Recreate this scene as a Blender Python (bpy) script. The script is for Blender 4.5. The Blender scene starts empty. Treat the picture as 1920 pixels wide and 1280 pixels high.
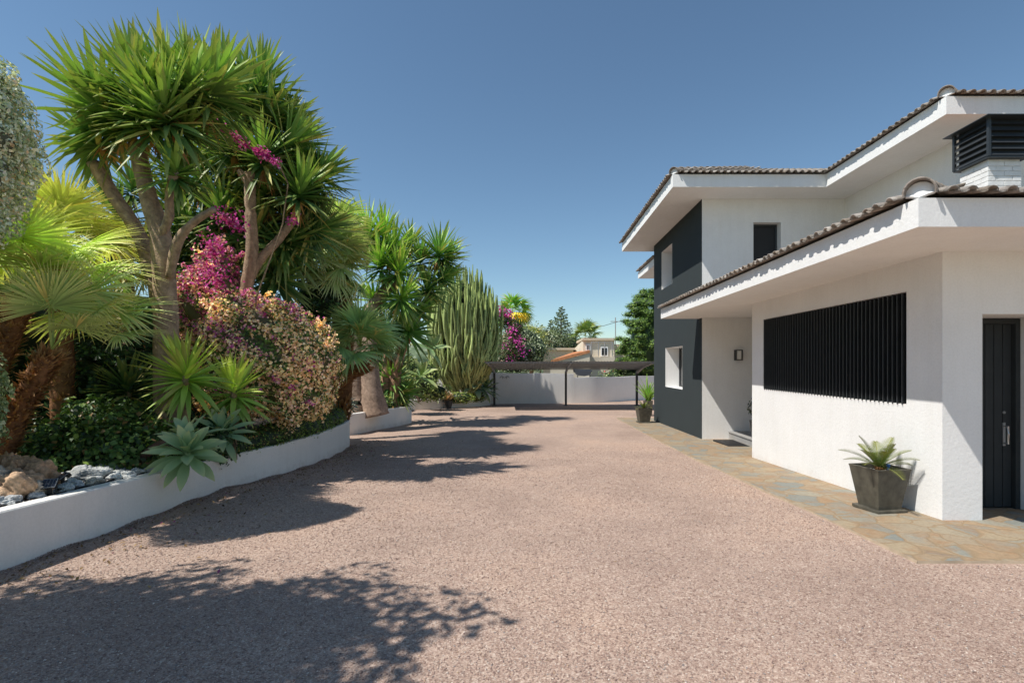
import bpy, math, random
import numpy as np
from mathutils import Vector, Matrix
rng = np.random.default_rng(7)
random.seed(7)
C = bpy.context.scene.collection
EZ = 1.6                        # eye height over the gravel next to the camera
F, VX, VY = 950.0, 1000.0, 683.0  # focal length and vanishing point in photo pixels

def at(px, py, Y):              # a surveyed point of the place at depth Y
    return Vector(((px - VX) / F * Y, Y, EZ + (VY - py) / F * Y))

HP = [(-8, 1.56), (3, 1.6), (5.4, 1.68), (10.1, 1.87), (13.1, 1.95), (18.3, 2.05), (26, 2.1), (34, 2.12), (60, 3.2), (3000, 6)]
def gz(Y):                      # the ground falls gently away from the camera
    return EZ - np.interp(Y, [a for a, b in HP], [b for a, b in HP])

# ------------------------------------------------------------------ materials
MAT = {}
def nt(name):
    m = bpy.data.materials.new(name); m.use_nodes = True
    t = m.node_tree; t.nodes.clear()
    out = t.nodes.new('ShaderNodeOutputMaterial')
    return m, t, out
def N(t, typ, **kw):
    n = t.nodes.new(typ)
    for k, v in kw.items():
        if k in n.inputs: n.inputs[k].default_value = v
        else: setattr(n, k, v)
    return n
def ramp(t, fac, stops, interp='LINEAR'):
    r = t.nodes.new('ShaderNodeValToRGB'); r.color_ramp.interpolation = interp
    el = r.color_ramp.elements
    while len(el) < len(stops): el.new(.5)
    for e, (p, c) in zip(el, stops):
        e.position = p; e.color = (*c, 1) if len(c) == 3 else c
    t.links.new(fac, r.inputs['Fac']); return r.outputs['Color']
def mix(t, a, b, fac, mode='MIX'):
    m = t.nodes.new('ShaderNodeMix'); m.data_type = 'RGBA'; m.blend_type = mode
    for sock, v in ((m.inputs[0], fac), (m.inputs[6], a), (m.inputs[7], b)):
        if hasattr(v, 'links') or isinstance(v, bpy.types.NodeSocket): t.links.new(v, sock)
        else: sock.default_value = v if isinstance(v, (int, float)) else (*v, 1)
    return m.outputs[2]
def noise(t, scale, detail=4, rough=.55, vec=None):
    n = N(t, 'ShaderNodeTexNoise'); n.inputs['Scale'].default_value = scale
    n.inputs['Detail'].default_value = detail; n.inputs['Roughness'].default_value = rough
    if vec is None:
        c = t.nodes.new('ShaderNodeTexCoord'); vec = c.outputs['Object']
    t.links.new(vec, n.inputs['Vector'])
    return n.outputs['Fac']
def bump(t, h, strength, dist, prev=None):
    b = N(t, 'ShaderNodeBump'); b.inputs['Strength'].default_value = strength
    b.inputs['Distance'].default_value = dist
    t.links.new(h, b.inputs['Height'])
    if prev is not None: t.links.new(prev, b.inputs['Normal'])
    return b.outputs['Normal']
def finish(t, out, col, rough=.8, nrm=None, metal=0, spec=.3):
    p = N(t, 'ShaderNodeBsdfPrincipled')
    if isinstance(col, bpy.types.NodeSocket): t.links.new(col, p.inputs['Base Color'])
    else: p.inputs['Base Color'].default_value = (*col, 1)
    p.inputs['Roughness'].default_value = rough; p.inputs['Metallic'].default_value = metal
    p.inputs['Specular IOR Level'].default_value = spec
    if nrm is not None: t.links.new(nrm, p.inputs['Normal'])
    t.links.new(p.outputs[0], out.inputs[0]); return p

def m_plain(name, col, rough=.7, var=.15, vs=4.0, bs=0, bscale=60, bdist=.004, metal=0, spec=.3, dirt=None):
    m, t, out = nt(name)
    a = tuple(c * (1 - var) for c in col); b = tuple(min(1, c * (1 + var)) for c in col)
    c = ramp(t, noise(t, vs, 5), [(.3, a), (.7, b)])
    if dirt:
        c = mix(t, c, dirt, ramp(t, noise(t, .9, 6, .65), [(.55, (0, 0, 0)), (.8, (.6, .6, .6))]))
    nr = bump(t, noise(t, bscale, 4), bs, bdist) if bs else None
    finish(t, out, c, rough, nr, metal, spec); MAT[name] = m; return m

def m_stucco(name, col, soil=None):
    m, t, out = nt(name)
    c = ramp(t, noise(t, 1.3, 6, .6), [(.3, tuple(x * .93 for x in col)), (.7, col)])
    fine = ramp(t, noise(t, 45, 3), [(.35, (.955, .955, .955)), (.6, (1, 1, 1))])
    c = mix(t, c, fine, 1.0, 'MULTIPLY')
    cs = t.nodes.new('ShaderNodeTexCoord'); mp = t.nodes.new('ShaderNodeMapping'); mp.inputs['Scale'].default_value = (5, 5, .5)
    t.links.new(cs.outputs['Object'], mp.inputs['Vector'])
    c = mix(t, c, ramp(t, noise(t, 1.6, 6, .7, mp.outputs[0]), [(.45, (1, 1, 1)), (.65, (.975, .972, .965)), (.8, (.93, .92, .90))]), 1.0, 'MULTIPLY')
    if soil:                                   # splash marks near the ground
        co = t.nodes.new('ShaderNodeTexCoord'); sx = t.nodes.new('ShaderNodeSeparateXYZ')
        t.links.new(co.outputs['Object'], sx.inputs[0])
        ad = N(t, 'ShaderNodeMath', operation='MULTIPLY_ADD'); t.links.new(noise(t, 5, 5, .7), ad.inputs[0])
        ad.inputs[1].default_value = .5
        gy = N(t, 'ShaderNodeMath', operation='MULTIPLY_ADD'); t.links.new(sx.outputs['Y'], gy.inputs[0]); gy.inputs[1].default_value = .021; t.links.new(sx.outputs['Z'], gy.inputs[2])
        t.links.new(gy.outputs[0], ad.inputs[2])
        f = ramp(t, ad.outputs[0], [(0.0, (.6, .6, .6)), (.34, (0, 0, 0))])
        c = mix(t, c, soil, f)
    n1 = bump(t, noise(t, 26, 3), .22, .014)
    n2 = bump(t, noise(t, 110, 3, .6), .4, .006, n1)
    finish(t, out, c, .9, n2, 0, .15); MAT[name] = m; return m

def m_attr(name, rough=.6, trans=0.0, bs=0, bscale=30, spec=.3, vs=0, gain=1.0):
    m, t, out = nt(name)
    a = N(t, 'ShaderNodeAttribute'); a.attribute_name = 'Col'
    c = a.outputs['Color']
    if gain != 1: c = mix(t, c, (gain, gain, gain), 1.0, 'MULTIPLY')
    if vs:
        c = mix(t, c, ramp(t, noise(t, vs, 5, .65), [(.3, (.62, .62, .62)), (.7, (1.3, 1.3, 1.3))]), 1.0, 'MULTIPLY')
    nr = bump(t, noise(t, bscale, 5, .65), bs, .02) if bs else None
    p = finish(t, out, c, rough, nr, 0, spec)
    if trans:
        tr = N(t, 'ShaderNodeBsdfTranslucent')
        t.links.new(mix(t, c, (1.0, 1.15, .45), 1.0, 'MULTIPLY'), tr.inputs['Color'])
        mx = N(t, 'ShaderNodeMixShader'); mx.inputs[0].default_value = trans
        t.links.new(p.outputs[0], mx.inputs[1]); t.links.new(tr.outputs[0], mx.inputs[2])
        t.links.new(mx.outputs[0], out.inputs[0])
    MAT[name] = m; return m

def m_gravel():
    m, t, out = nt('gravel')
    co = t.nodes.new('ShaderNodeTexCoord').outputs['Object']
    def vor(s, feat='F1'):
        v = N(t, 'ShaderNodeTexVoronoi'); v.inputs['Scale'].default_value = s; v.feature = feat
        t.links.new(co, v.inputs['Vector']); return v
    v1 = vor(120); v2 = vor(70)
    pal = [(0, (.24, .160, .126)), (.2, (.340, .238, .190)), (.5, (.430, .312, .252)), (.8, (.505, .385, .312)), (1, (.64, .53, .445))]
    sp = t.nodes.new('ShaderNodeSeparateColor'); t.links.new(v1.outputs['Color'], sp.inputs[0])
    sq = t.nodes.new('ShaderNodeSeparateColor'); t.links.new(v2.outputs['Color'], sq.inputs[0])
    c1 = ramp(t, sp.outputs[0], pal); c2 = ramp(t, sq.outputs[1], pal)
    c = mix(t, c1, c2, .45)
    gap = ramp(t, v1.outputs['Distance'], [(.4, (1, 1, 1)), (.9, (.66, .62, .60))])
    c = mix(t, c, gap, .8, 'MULTIPLY')
    big = ramp(t, noise(t, .45, 6, .62), [(.3, (.80, .79, .79)), (.5, (1, 1, 1)), (.7, (1.14, 1.10, 1.05))])
    c = mix(t, c, big, 1.0, 'MULTIPLY')
    mid = ramp(t, noise(t, 6, 4, .6), [(.3, (.95, .94, .94)), (.7, (1.04, 1.04, 1.03))])
    c = mix(t, c, mid, 1.0, 'MULTIPLY')
    n1 = bump(t, v1.outputs['Distance'], -.75, .008)
    n1 = bump(t, v2.outputs['Distance'], -.5, .012, n1)
    n1 = bump(t, noise(t, 9, 4), .18, .03, n1)
    finish(t, out, c, .9, n1, 0, .15); MAT['gravel'] = m

def m_flag():
    m, t, out = nt('flagstone')
    co = t.nodes.new('ShaderNodeTexCoord').outputs['Object']
    nn = N(t, 'ShaderNodeTexNoise'); nn.inputs['Scale'].default_value = 3.2; nn.inputs['Detail'].default_value = 4
    t.links.new(co, nn.inputs['Vector'])
    ma = N(t, 'ShaderNodeVectorMath', operation='MULTIPLY_ADD'); t.links.new(nn.outputs['Color'], ma.inputs[0])
    ma.inputs[1].default_value = (.28, .28, 0); t.links.new(co, ma.inputs[2])
    fl = N(t, 'ShaderNodeVectorMath', operation='MULTIPLY'); t.links.new(ma.outputs[0], fl.inputs[0]); fl.inputs[1].default_value = (1, 1, 0)
    v = N(t, 'ShaderNodeTexVoronoi'); v.inputs['Scale'].default_value = 3.4; t.links.new(fl.outputs[0], v.inputs['Vector'])
    e = N(t, 'ShaderNodeTexVoronoi'); e.inputs['Scale'].default_value = 3.4; e.feature = 'DISTANCE_TO_EDGE'; t.links.new(fl.outputs[0], e.inputs['Vector'])
    sp = t.nodes.new('ShaderNodeSeparateColor'); t.links.new(v.outputs['Color'], sp.inputs[0])
    c = ramp(t, sp.outputs[0], [(0, (.22, .235, .215)), (.25, (.33, .275, .20)), (.45, (.37, .29, .19)), (.62, (.26, .265, .23)), (.8, (.35, .245, .15)), (1, (.33, .30, .23))])
    c = mix(t, c, (.33, .18, .085), ramp(t, noise(t, 2.6, 7, .7), [(.48, (0, 0, 0)), (.68, (.75, .75, .75))]))
    c = mix(t, c, (.26, .27, .24), ramp(t, noise(t, 3.9, 6, .6, fl.outputs[0]), [(.55, (0, 0, 0)), (.7, (.6, .6, .6))]))
    c = mix(t, c, ramp(t, noise(t, 30, 5, .7), [(.3, (.8, .8, .8)), (.7, (1.12, 1.12, 1.12))]), 1.0, 'MULTIPLY')
    jf = ramp(t, e.outputs['Distance'], [(.02, (1, 1, 1)), (.055, (0, 0, 0))])
    c = mix(t, c, (.30, .215, .13), jf)
    n1 = bump(t, ramp(t, e.outputs['Distance'], [(.0, (0, 0, 0)), (.07, (1, 1, 1))]), .5, .012)
    n1 = bump(t, noise(t, 22, 6, .7), .5, .012, n1)
    finish(t, out, c, .75, n1, 0, .3); MAT['flagstone'] = m

def m_brick():
    m, t, out = nt('white_brick')
    co = t.nodes.new('ShaderNodeTexCoord').outputs['Object']
    n1 = bump(t, noise(t, 25, 4), .5, .01)
    c = ramp(t, noise(t, 8, 4), [(.3, (.70, .69, .67)), (.7, (.82, .81, .79))])
    finish(t, out, c, .7, n1, 0, .3); MAT['white_brick'] = m

m_stucco('white_stucco', (.84, .835, .825), (.55, .45, .38))
m_stucco('white_paint', (.86, .855, .84))
m_stucco('garden_wall', (.90, .87, .82), (.45, .36, .29))
m_stucco('dark_stucco', (.042, .052, .055))
m_gravel(); m_flag(); m_brick()
m_plain('grout', (.36, .28, .20), .9, .2, 8, .4)
m_plain('dark_metal', (.030, .034, .037), .45, .1, 6, spec=.5)
m_plain('grey_metal', (.24, .245, .25), .45, .15, 6, spec=.5, metal=.2)
m_plain('black_slat', (.052, .057, .062), .5, .12, 9, spec=.4)
m_plain('glass_dark', (.012, .014, .017), .12, .1, 2, spec=.7)
m_plain('roller_blind', (.025, .026, .028), .6, .12, 30)
m_plain('planter_clay', (.085, .078, .060), .55, .35, 9, .3, 40, .004, spec=.35)
m_plain('concrete', (.32, .31, .30), .9, .15, 3, .4, 60)
m_plain('soil', (.085, .07, .058), .95, .5, 14, 1.0, 40, .03)
m_plain('earth', (.16, .14, .085), .95, .35, .06, .4, 2)
m_plain('hill', (.10, .11, .07), .95, .5, .05, .4, 2)
m_plain('cream_render', (.60, .49, .36), .9, .12, .6, .3, 8)
m_plain('cream_pale', (.66, .58, .46), .9, .12, .6, .3, 8)  # paler cream than the other render
m_plain('orange_tile', (.48, .20, .09), .85, .25, 2.5, .5, 10, .05)
m_plain('rubber', (.012, .012, .013), .5, .2, 8)
m_plain('steel', (.55, .55, .55), .3, .05, 6, metal=.9)
m_plain('blue_plastic', (.05, .2, .6), .4, .1, 9)
m_plain('diffuser', (.75, .74, .70), .5, .05, 9)
m_plain('solar_cell', (.025, .035, .06), .2, .2, 20, spec=.7)
m_plain('solar_grid', (.35, .37, .38), .4, .1, 9)
m_plain('door_paint', (.032, .036, .038), .55, .1, 7, .2, 90, .002)
m_attr('leaf', .48, .2, spec=.4, gain=2.0)
m_attr('waxy_leaf', .45, .14, spec=.4, gain=1.5)
m_attr('bract', .7, .3, spec=.1, gain=1.95)
m_attr('bark', .9, 0, 1.0, 40, .1, 14, 1.35)
m_attr('fibre', .95, .1, 0, 30, .05)
m_attr('stone', .9, 0, 1.0, 70, .2, 30, 1.15)
m_attr('roof_tile', .9, 0, .5, 40, .15, 14)
m_attr('chips', .9, 0, 0, 60, .15)
m_attr('cactus', .6, .05, 0, 60, .25, 2.2, 1.3)

# ------------------------------------------------------------------ objects
def tag(o, label=None, cat=None, group=None, kind=None):
    if label: o['label'] = label
    if cat: o['category'] = cat
    if group: o['group'] = group
    if kind: o['kind'] = kind
    return o
def empty(name, loc, label, cat, group=None, rz=0):
    o = bpy.data.objects.new(name, None); C.objects.link(o)
    o.location = loc; o.rotation_euler = (0, 0, rz); o.empty_display_size = .2
    return tag(o, label, cat, group)
def link(name, me, mat, parent=None, world=True):
    o = bpy.data.objects.new(name, me); C.objects.link(o)
    if mat:
        me.materials.clear(); me.materials.append(MAT[mat])
    if parent is not None:
        o.parent = parent
        if world:
            l = Vector((0, 0, 0)); p = parent
            while p is not None: l += Vector(p.location); p = p.parent
            o.location = -l
    return o
def copy_tree(o, parent=None):
    c = o.copy(); C.objects.link(c)
    if parent is not None: c.parent = parent
    for ch in list(o.children): copy_tree(ch, c)
    return c

def fmesh(name, V, Q, col=None, smooth=False):
    """numpy mesh: V (n,3); Q list of (k,m) index arrays"""
    me = bpy.data.meshes.new(name)
    V = np.asarray(V, dtype=np.float32); Q = [np.asarray(q, dtype=np.int32) for q in Q if len(q)]
    me.vertices.add(len(V)); me.vertices.foreach_set('co', V.ravel())
    loops = np.concatenate([q.ravel() for q in Q]); tot = np.concatenate([np.full(len(q), q.shape[1], dtype=np.int32) for q in Q])
    me.loops.add(len(loops)); me.loops.foreach_set('vertex_index', loops)
    me.polygons.add(len(tot)); start = np.concatenate([[0], np.cumsum(tot)[:-1]]).astype(np.int32)
    me.polygons.foreach_set('loop_start', start); me.polygons.foreach_set('loop_total', tot)
    if smooth: me.polygons.foreach_set('use_smooth', np.ones(len(tot), dtype=bool))
    me.update(calc_edges=True); me.validate()
    if col is not None:
        a = me.color_attributes.new('Col', 'FLOAT_COLOR', 'POINT')
        c4 = np.ones((len(V), 4), dtype=np.float32); c4[:, :3] = np.clip(col, 0, 1)
        a.data.foreach_set('color', c4.ravel())
    return me

class MB:                                   # hard-surface builder
    def __init__(s): s.v = []; s.f = []; s.c = []; s.col = (1, 1, 1)
    def add(s, vs, fs):
        o = len(s.v); s.v += [tuple(v) for v in vs]; s.c += [s.col] * len(vs)
        s.f += [tuple(i + o for i in f) for f in fs]
    def box(s, x0, x1, y0, y1, z0, z1):
        s.add([(x0, y0, z0), (x1, y0, z0), (x1, y1, z0), (x0, y1, z0), (x0, y0, z1), (x1, y0, z1), (x1, y1, z1), (x0, y1, z1)],
              [(0, 3, 2, 1), (4, 5, 6, 7), (0, 1, 5, 4), (1, 2, 6, 5), (2, 3, 7, 6), (3, 0, 4, 7)])
    def bar(s, a, b, w, h=None, up=(0, 0, 1)):
        a = Vector(a); b = Vector(b); h = h or w; d = (b - a).normalized()
        sx = d.cross(Vector(up));
        if sx.length < 1e-4: sx = d.cross(Vector((1, 0, 0)))
        sx.normalize(); sz = sx.cross(d)
        vs = [p + sx * (i * w / 2) + sz * (j * h / 2) for p in (a, b) for i, j in ((-1, -1), (1, -1), (1, 1), (-1, 1))]
        s.add(vs, [(0, 1, 2, 3), (7, 6, 5, 4), (0, 4, 5, 1), (1, 5, 6, 2), (2, 6, 7, 3), (3, 7, 4, 0)])
    def tube(s, pts, rad, n=8, cap=True):
        pts = [Vector(p) for p in pts]
        if not hasattr(rad, '__len__'): rad = [rad] * len(pts)
        ref = Vector((0, 0, 1)); vs = []
        for i, p in enumerate(pts):
            d = (pts[min(i + 1, len(pts) - 1)] - pts[max(i - 1, 0)]).normalized()
            u = d.cross(ref)
            if u.length < .05: u = d.cross(Vector((1, 0, 0)))
            u.normalize(); w = u.cross(d)
            vs += [p + (u * math.cos(6.28318 * k / n) + w * math.sin(6.28318 * k / n)) * rad[i] for k in range(n)]
        fs = [(i * n + k, i * n + (k + 1) % n, (i + 1) * n + (k + 1) % n, (i + 1) * n + k) for i in range(len(pts) - 1) for k in range(n)]
        if cap: fs += [tuple(range(n))[::-1], tuple(range((len(pts) - 1) * n, len(pts) * n))]
        s.add(vs, fs)
    def quad(s, a, b, c, d): s.add([a, b, c, d], [(0, 1, 2, 3)])
    def poly(s, pts): s.add(pts, [tuple(range(len(pts)))])
    def mesh(s, name, smooth=False, color=False):
        me = bpy.data.meshes.new(name); me.from_pydata(s.v, [], s.f); me.update()
        if smooth: me.polygons.foreach_set('use_smooth', [True] * len(me.polygons))
        if color:
            a = me.color_attributes.new('Col', 'FLOAT_COLOR', 'POINT')
            for i, c in enumerate(s.c): a.data[i].color = (*c, 1)
        return me
    def build(s, name, mat, parent=None, world=True, smooth=False, color=False, bevel=0):
        o = link(name, s.mesh(name, smooth, color), mat, parent, world)
        if bevel:
            b = o.modifiers.new('bevel', 'BEVEL'); b.width = bevel; b.segments = 2; b.limit_method = 'ANGLE'
        return o

def nz(v): return v / np.maximum(np.linalg.norm(v, axis=1, keepdims=True), 1e-9)

class LB:                                   # leaf builder (numpy)
    def __init__(s): s.V = []; s.Q4 = []; s.Q3 = []; s.C = []; s.n = 0
    def put(s, V, Q, Cc):
        V = V.reshape(-1, 3); s.V.append(V); s.C.append(Cc.reshape(-1, 3))
        (s.Q4 if Q.shape[1] == 4 else s.Q3).append(Q + s.n); s.n += len(V)
    def blades(s, base, d, up, L, W, droop, col, S=(0, .2, .5, .8, 1), P=(.7, 1, .9, .5, .03), fold=.25, tip=None, curl=0):
        """tapering folded blades growing from base along d, sagging under gravity"""
        n = len(base); K = len(S); d = nz(d)
        side = np.cross(d, up); bad = np.linalg.norm(side, axis=1) < 1e-3; side[bad] = (1, 0, 0); side = nz(side)
        nor = nz(np.cross(side, d))
        S_ = np.array(S)[None, :, None]; P_ = np.array(P)[None, :, None]
        ctr = base[:, None] + d[:, None] * S_ * L[:, None, None] + np.array([0, 0, -1.]) * (droop * L)[:, None, None] * S_ ** 2
        if curl: ctr = ctr + nor[:, None] * (curl * L)[:, None, None] * S_ ** 2 if hasattr(curl, '__len__') else ctr + nor[:, None] * (curl * L[:, None, None]) * S_ ** 2
        w = (W[:, None, None] / 2) * P_
        lf = ctr - side[:, None] * w + nor[:, None] * w * fold; rt = ctr + side[:, None] * w + nor[:, None] * w * fold
        V = np.stack([lf, ctr, rt], axis=2)                       # n,K,3,3
        idx = np.arange(n * K * 3).reshape(n, K, 3)
        q = [np.stack([idx[:, :-1, j], idx[:, :-1, j + 1], idx[:, 1:, j + 1], idx[:, 1:, j]], axis=-1).reshape(-1, 4) for j in (0, 1)]
        Cc = np.repeat(np.repeat(col[:, None, None], K, 1), 3, 2).copy()
        if tip is not None:
            Cc = Cc * (1 - S_[..., None] ** 3) + np.array(tip) * (S_[..., None] ** 3)
        s.put(V, np.concatenate(q), Cc)
    def cards(s, pos, nrm, size, col, asp=.6):
        """small pointed leaves of two folded triangles each"""
        n = len(pos); r = nz(rng.normal(size=(n, 3))); a = nz(np.cross(nrm, r)); b = nz(np.cross(nrm, a))
        sz = size[:, None]
        p0 = pos - a * sz * .5; p1 = pos + b * sz * asp * .5 + nrm * sz * .12; p2 = pos + a * sz * .5; p3 = pos - b * sz * asp * .5 + nrm * sz * .12
        V = np.stack([p0, p1, p2, p3], 1); idx = np.arange(n * 4).reshape(n, 4)
        Q = np.concatenate([idx[:, [0, 1, 2]], idx[:, [0, 2, 3]]])
        s.put(V, Q, np.repeat(col[:, None], 4, 1))
    def blob(s, c, r, col, nse=.18, seg=18, seed=0):
        """rough closed mass"""
        th = np.linspace(0, np.pi, seg)[:, None]; ph = np.linspace(0, 2 * np.pi, seg * 2 + 1)[None, :-1]
        x = np.sin(th) * np.cos(ph); y = np.sin(th) * np.sin(ph); z = np.cos(th) + 0 * ph
        d = 1 + nse * (np.sin(5 * x + seed) * np.cos(4 * y + seed * 2) + .6 * np.sin(9 * z + 7 * x + seed))
        V = np.stack([x, y, z], -1) * d[..., None] * np.array(r) + np.array(c)
        m = seg * 2; idx = np.arange(seg * m).reshape(seg, m); nx = np.roll(idx, -1, 1)
        Q = np.stack([idx[:-1], idx[1:], nx[1:], nx[:-1]], -1).reshape(-1, 4)
        s.put(V, Q, np.tile(np.array(col), (seg * m, 1)))
    def build(s, name, mat, parent=None, world=True, smooth=False):
        V = np.concatenate(s.V); Cc = np.concatenate(s.C)
        Q = []
        if s.Q4: Q.append(np.concatenate(s.Q4))
        if s.Q3: Q.append(np.concatenate(s.Q3))
        return link(name, fmesh(name, V, Q, Cc, smooth), mat, parent, world)

def vary(col, n, amt=.25, hue=.1):
    c = np.tile(np.array(col, dtype=float), (n, 1)) * (1 + rng.uniform(-amt, amt, (n, 1)))
    return c * (1 + rng.uniform(-hue, hue, (n, 3)))
def lerpc(a, b, t): return np.array(a)[None] * (1 - t[:, None]) + np.array(b)[None] * t[:, None]
def frame(axis):
    a = np.array(axis, float); a /= np.linalg.norm(a); r = np.array([1, 0, 0.]) if abs(a[0]) < .8 else np.array([0, 1, 0.])
    u = np.cross(a, r); u /= np.linalg.norm(u); return u, np.cross(a, u), a

# ------------------------------------------------------------------ plants
def rosette(name, pos, axis, L, parent, n=120, W=.055, young=(.20, .32, .06), old=(.045, .11, .025), spread=1.85, dead=0, mat='leaf', stem=.28):
    """a head of sword leaves around a short stem"""
    u, v, a = frame(axis); lb = LB(); n = int(n)
    t = rng.uniform(0, 1, n) ** .8                       # 0 young and upright .. 1 old and hanging
    th = .08 + t * spread + rng.normal(0, .10, n); ph = np.arange(n) * 2.39996 + rng.normal(0, .25, n)
    d = np.sin(th)[:, None] * (np.cos(ph)[:, None] * u + np.sin(ph)[:, None] * v) + np.cos(th)[:, None] * a
    base = np.array(pos)[None] - a[None] * (t * stem * L)[:, None] + d * .03
    ln = L * (1.0 - .25 * np.abs(t - .35)) * rng.uniform(.78, 1.12, n)
    up = np.tile(a, (n, 1)) + rng.normal(0, .15, (n, 3))
    col = lerpc(young, old, np.clip(t * 1.15 + rng.normal(0, .12, n), 0, 1)) * rng.uniform(.75, 1.25, (n, 1))
    k = rng.uniform(0, 1, n) < .05; col[k] = np.array((.34, .30, .10))
    lb.blades(base, d, up, ln, W * rng.uniform(.8, 1.2, n), .03 + .30 * t ** 2 * rng.uniform(.3, 1.5, n), col, fold=.45, tip=(.20, .20, .06), S=(0, .15, .4, .65, .85, 1), P=(.75, .8, 1, .8, .45, .03))
    if dead:
        m = dead; ph = rng.uniform(0, 6.28, m); th = rng.uniform(2.0, 2.8, m)
        d = np.sin(th)[:, None] * (np.cos(ph)[:, None] * u + np.sin(ph)[:, None] * v) + np.cos(th)[:, None] * a
        lb.blades(np.array(pos)[None] - a * L * rng.uniform(.25, .5, m)[:, None], d, np.tile(a, (m, 1)), L * rng.uniform(.2, .45, m), np.full(m, W * .8), np.full(m, .3), vary((.30, .17, .07), m), fold=.3)
    return lb.build(name, mat, parent)

def rough_tube(mb, pts, rad, n=14, amp=.07, sub=5, seed=0):
    """a trunk: a spline through the joints with knots and ridges"""
    pts = [Vector(p) for p in pts]; P = []; R = []
    for i in range(len(pts) - 1):
        p0 = pts[max(i - 1, 0)]; p1 = pts[i]; p2 = pts[i + 1]; p3 = pts[min(i + 2, len(pts) - 1)]
        for k in range(sub):
            t = k / sub
            P.append(.5 * ((2 * p1) + (p2 - p0) * t + (2 * p0 - 5 * p1 + 4 * p2 - p3) * t * t + (3 * p1 - p0 - 3 * p2 + p3) * t ** 3))
            R.append(rad[i] * (1 - t) + rad[i + 1] * t)
    P.append(pts[-1]); R.append(rad[-1])
    o = len(mb.v); mb.tube(P, R, n)
    for i, p in enumerate(P):
        for k in range(n):
            q = Vector(mb.v[o + i * n + k]); d = q - p
            f = 1 + amp * (math.sin(k * 2.1 + seed) + .7 * math.sin(i * 1.3 + k * 1.7 + seed * 3) + .5 * math.sin(i * 2.9 + seed)) * .6
            mb.v[o + i * n + k] = tuple(p + d * f)
            g = .8 + .35 * random.random(); cc = mb.c[o + i * n + k]; mb.c[o + i * n + k] = tuple(x * g for x in cc)

BARK = (.30, .215, .15)
def yucca(name, base, label, trunks, heads, group=None, L=.8, n=120, cat='tree', W=.055, bark=BARK, young=(.21, .33, .06), old=(.045, .11, .03)):
    root = empty(name, base, label, cat, group)
    if trunks:
        mb = MB()
        for i, (pts, rad) in enumerate(trunks):
            mb.col = bark; rough_tube(mb, pts, rad, 14, .08, 5, i * 1.7)
        mb.build('trunk', 'bark', root, smooth=True, color=True)
    c0 = Vector((0, 0, 0))
    for h in heads: c0 += h[0]
    c0 /= max(1, len(heads))
    for h in heads:
        p = h[0]; sc = h[1] if len(h) > 1 else 1.0
        ax = h[2] if len(h) > 2 else ((p.x - c0.x) * .35 + .1, (p.y - c0.y) * .35 - .1, 1.0)
        rosette('leaf_rosette', p, ax, L * sc, root, n * (.6 + .4 * sc), W * (.5 + .5 * sc), young, old, dead=12)
    return root

def fan_frond_mesh(seed, petiole=.55, R=.62, seg=34, spread=3.9, col=(.22, .33, .08), tipc=(.40, .36, .12), sag=.28):
    """fan leaf in local space: petiole along +X, blade beyond it, up is +Z"""
    r = np.random.default_rng(seed); lb = LB()
    S = np.linspace(0, 1, 7)
    px = S * petiole; pz = .10 * np.sin(S * 2.2) * petiole * 2
    mb = MB(); pet = [(px[i], 0, pz[i]) for i in range(7)]
    one = np.array([[0, 0, 0.]]); tipp = np.array([px[-1], 0, pz[-1]])
    # petiole as a flattened blade
    for k in range(6):
        a = np.array(pet[k]); b = np.array(pet[k + 1])
        lb.blades(a[None], (b - a)[None], np.array([[0, 0, 1.]]), np.array([np.linalg.norm(b - a) * 1.05]), np.array([.026]), np.zeros(1), np.array([[.20, .24, .07]]), S=(0, 1), P=(1, 1), fold=.5)
    a = np.linspace(-spread / 2, spread / 2, seg) + r.normal(0, .02, seg)
    el = -.12 + .35 * np.cos(a) * .4 + r.normal(0, .04, seg)
    d = np.stack([np.cos(a) * np.cos(el), np.sin(a) * np.cos(el), np.sin(el) - .10 * np.abs(np.sin(a)) + .10], -1)
    ln = R * (.80 + .22 * np.cos(a * .55)) * r.uniform(.9, 1.08, seg)
    w = 2 * R * .45 * spread / seg * .92
    col_ = np.array(col)[None] * r.uniform(.75, 1.25, (seg, 1)); k = r.uniform(0, 1, seg) < .08; col_[k] = np.array((.42, .34, .12))
    lb.blades(np.tile(tipp, (seg, 1)), d, np.tile([0, 0, 1.], (seg, 1)), ln, np.full(seg, w), r.uniform(.6, 1.4, seg) * sag, col_, S=(0, .2, .42, .62, .82, 1), P=(.12, .46, .95, .62, .34, .03), fold=.35, tip=tipc)
    V = np.concatenate(lb.V); return fmesh('frond', V, [np.concatenate(lb.Q4)], np.concatenate(lb.C))

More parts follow.
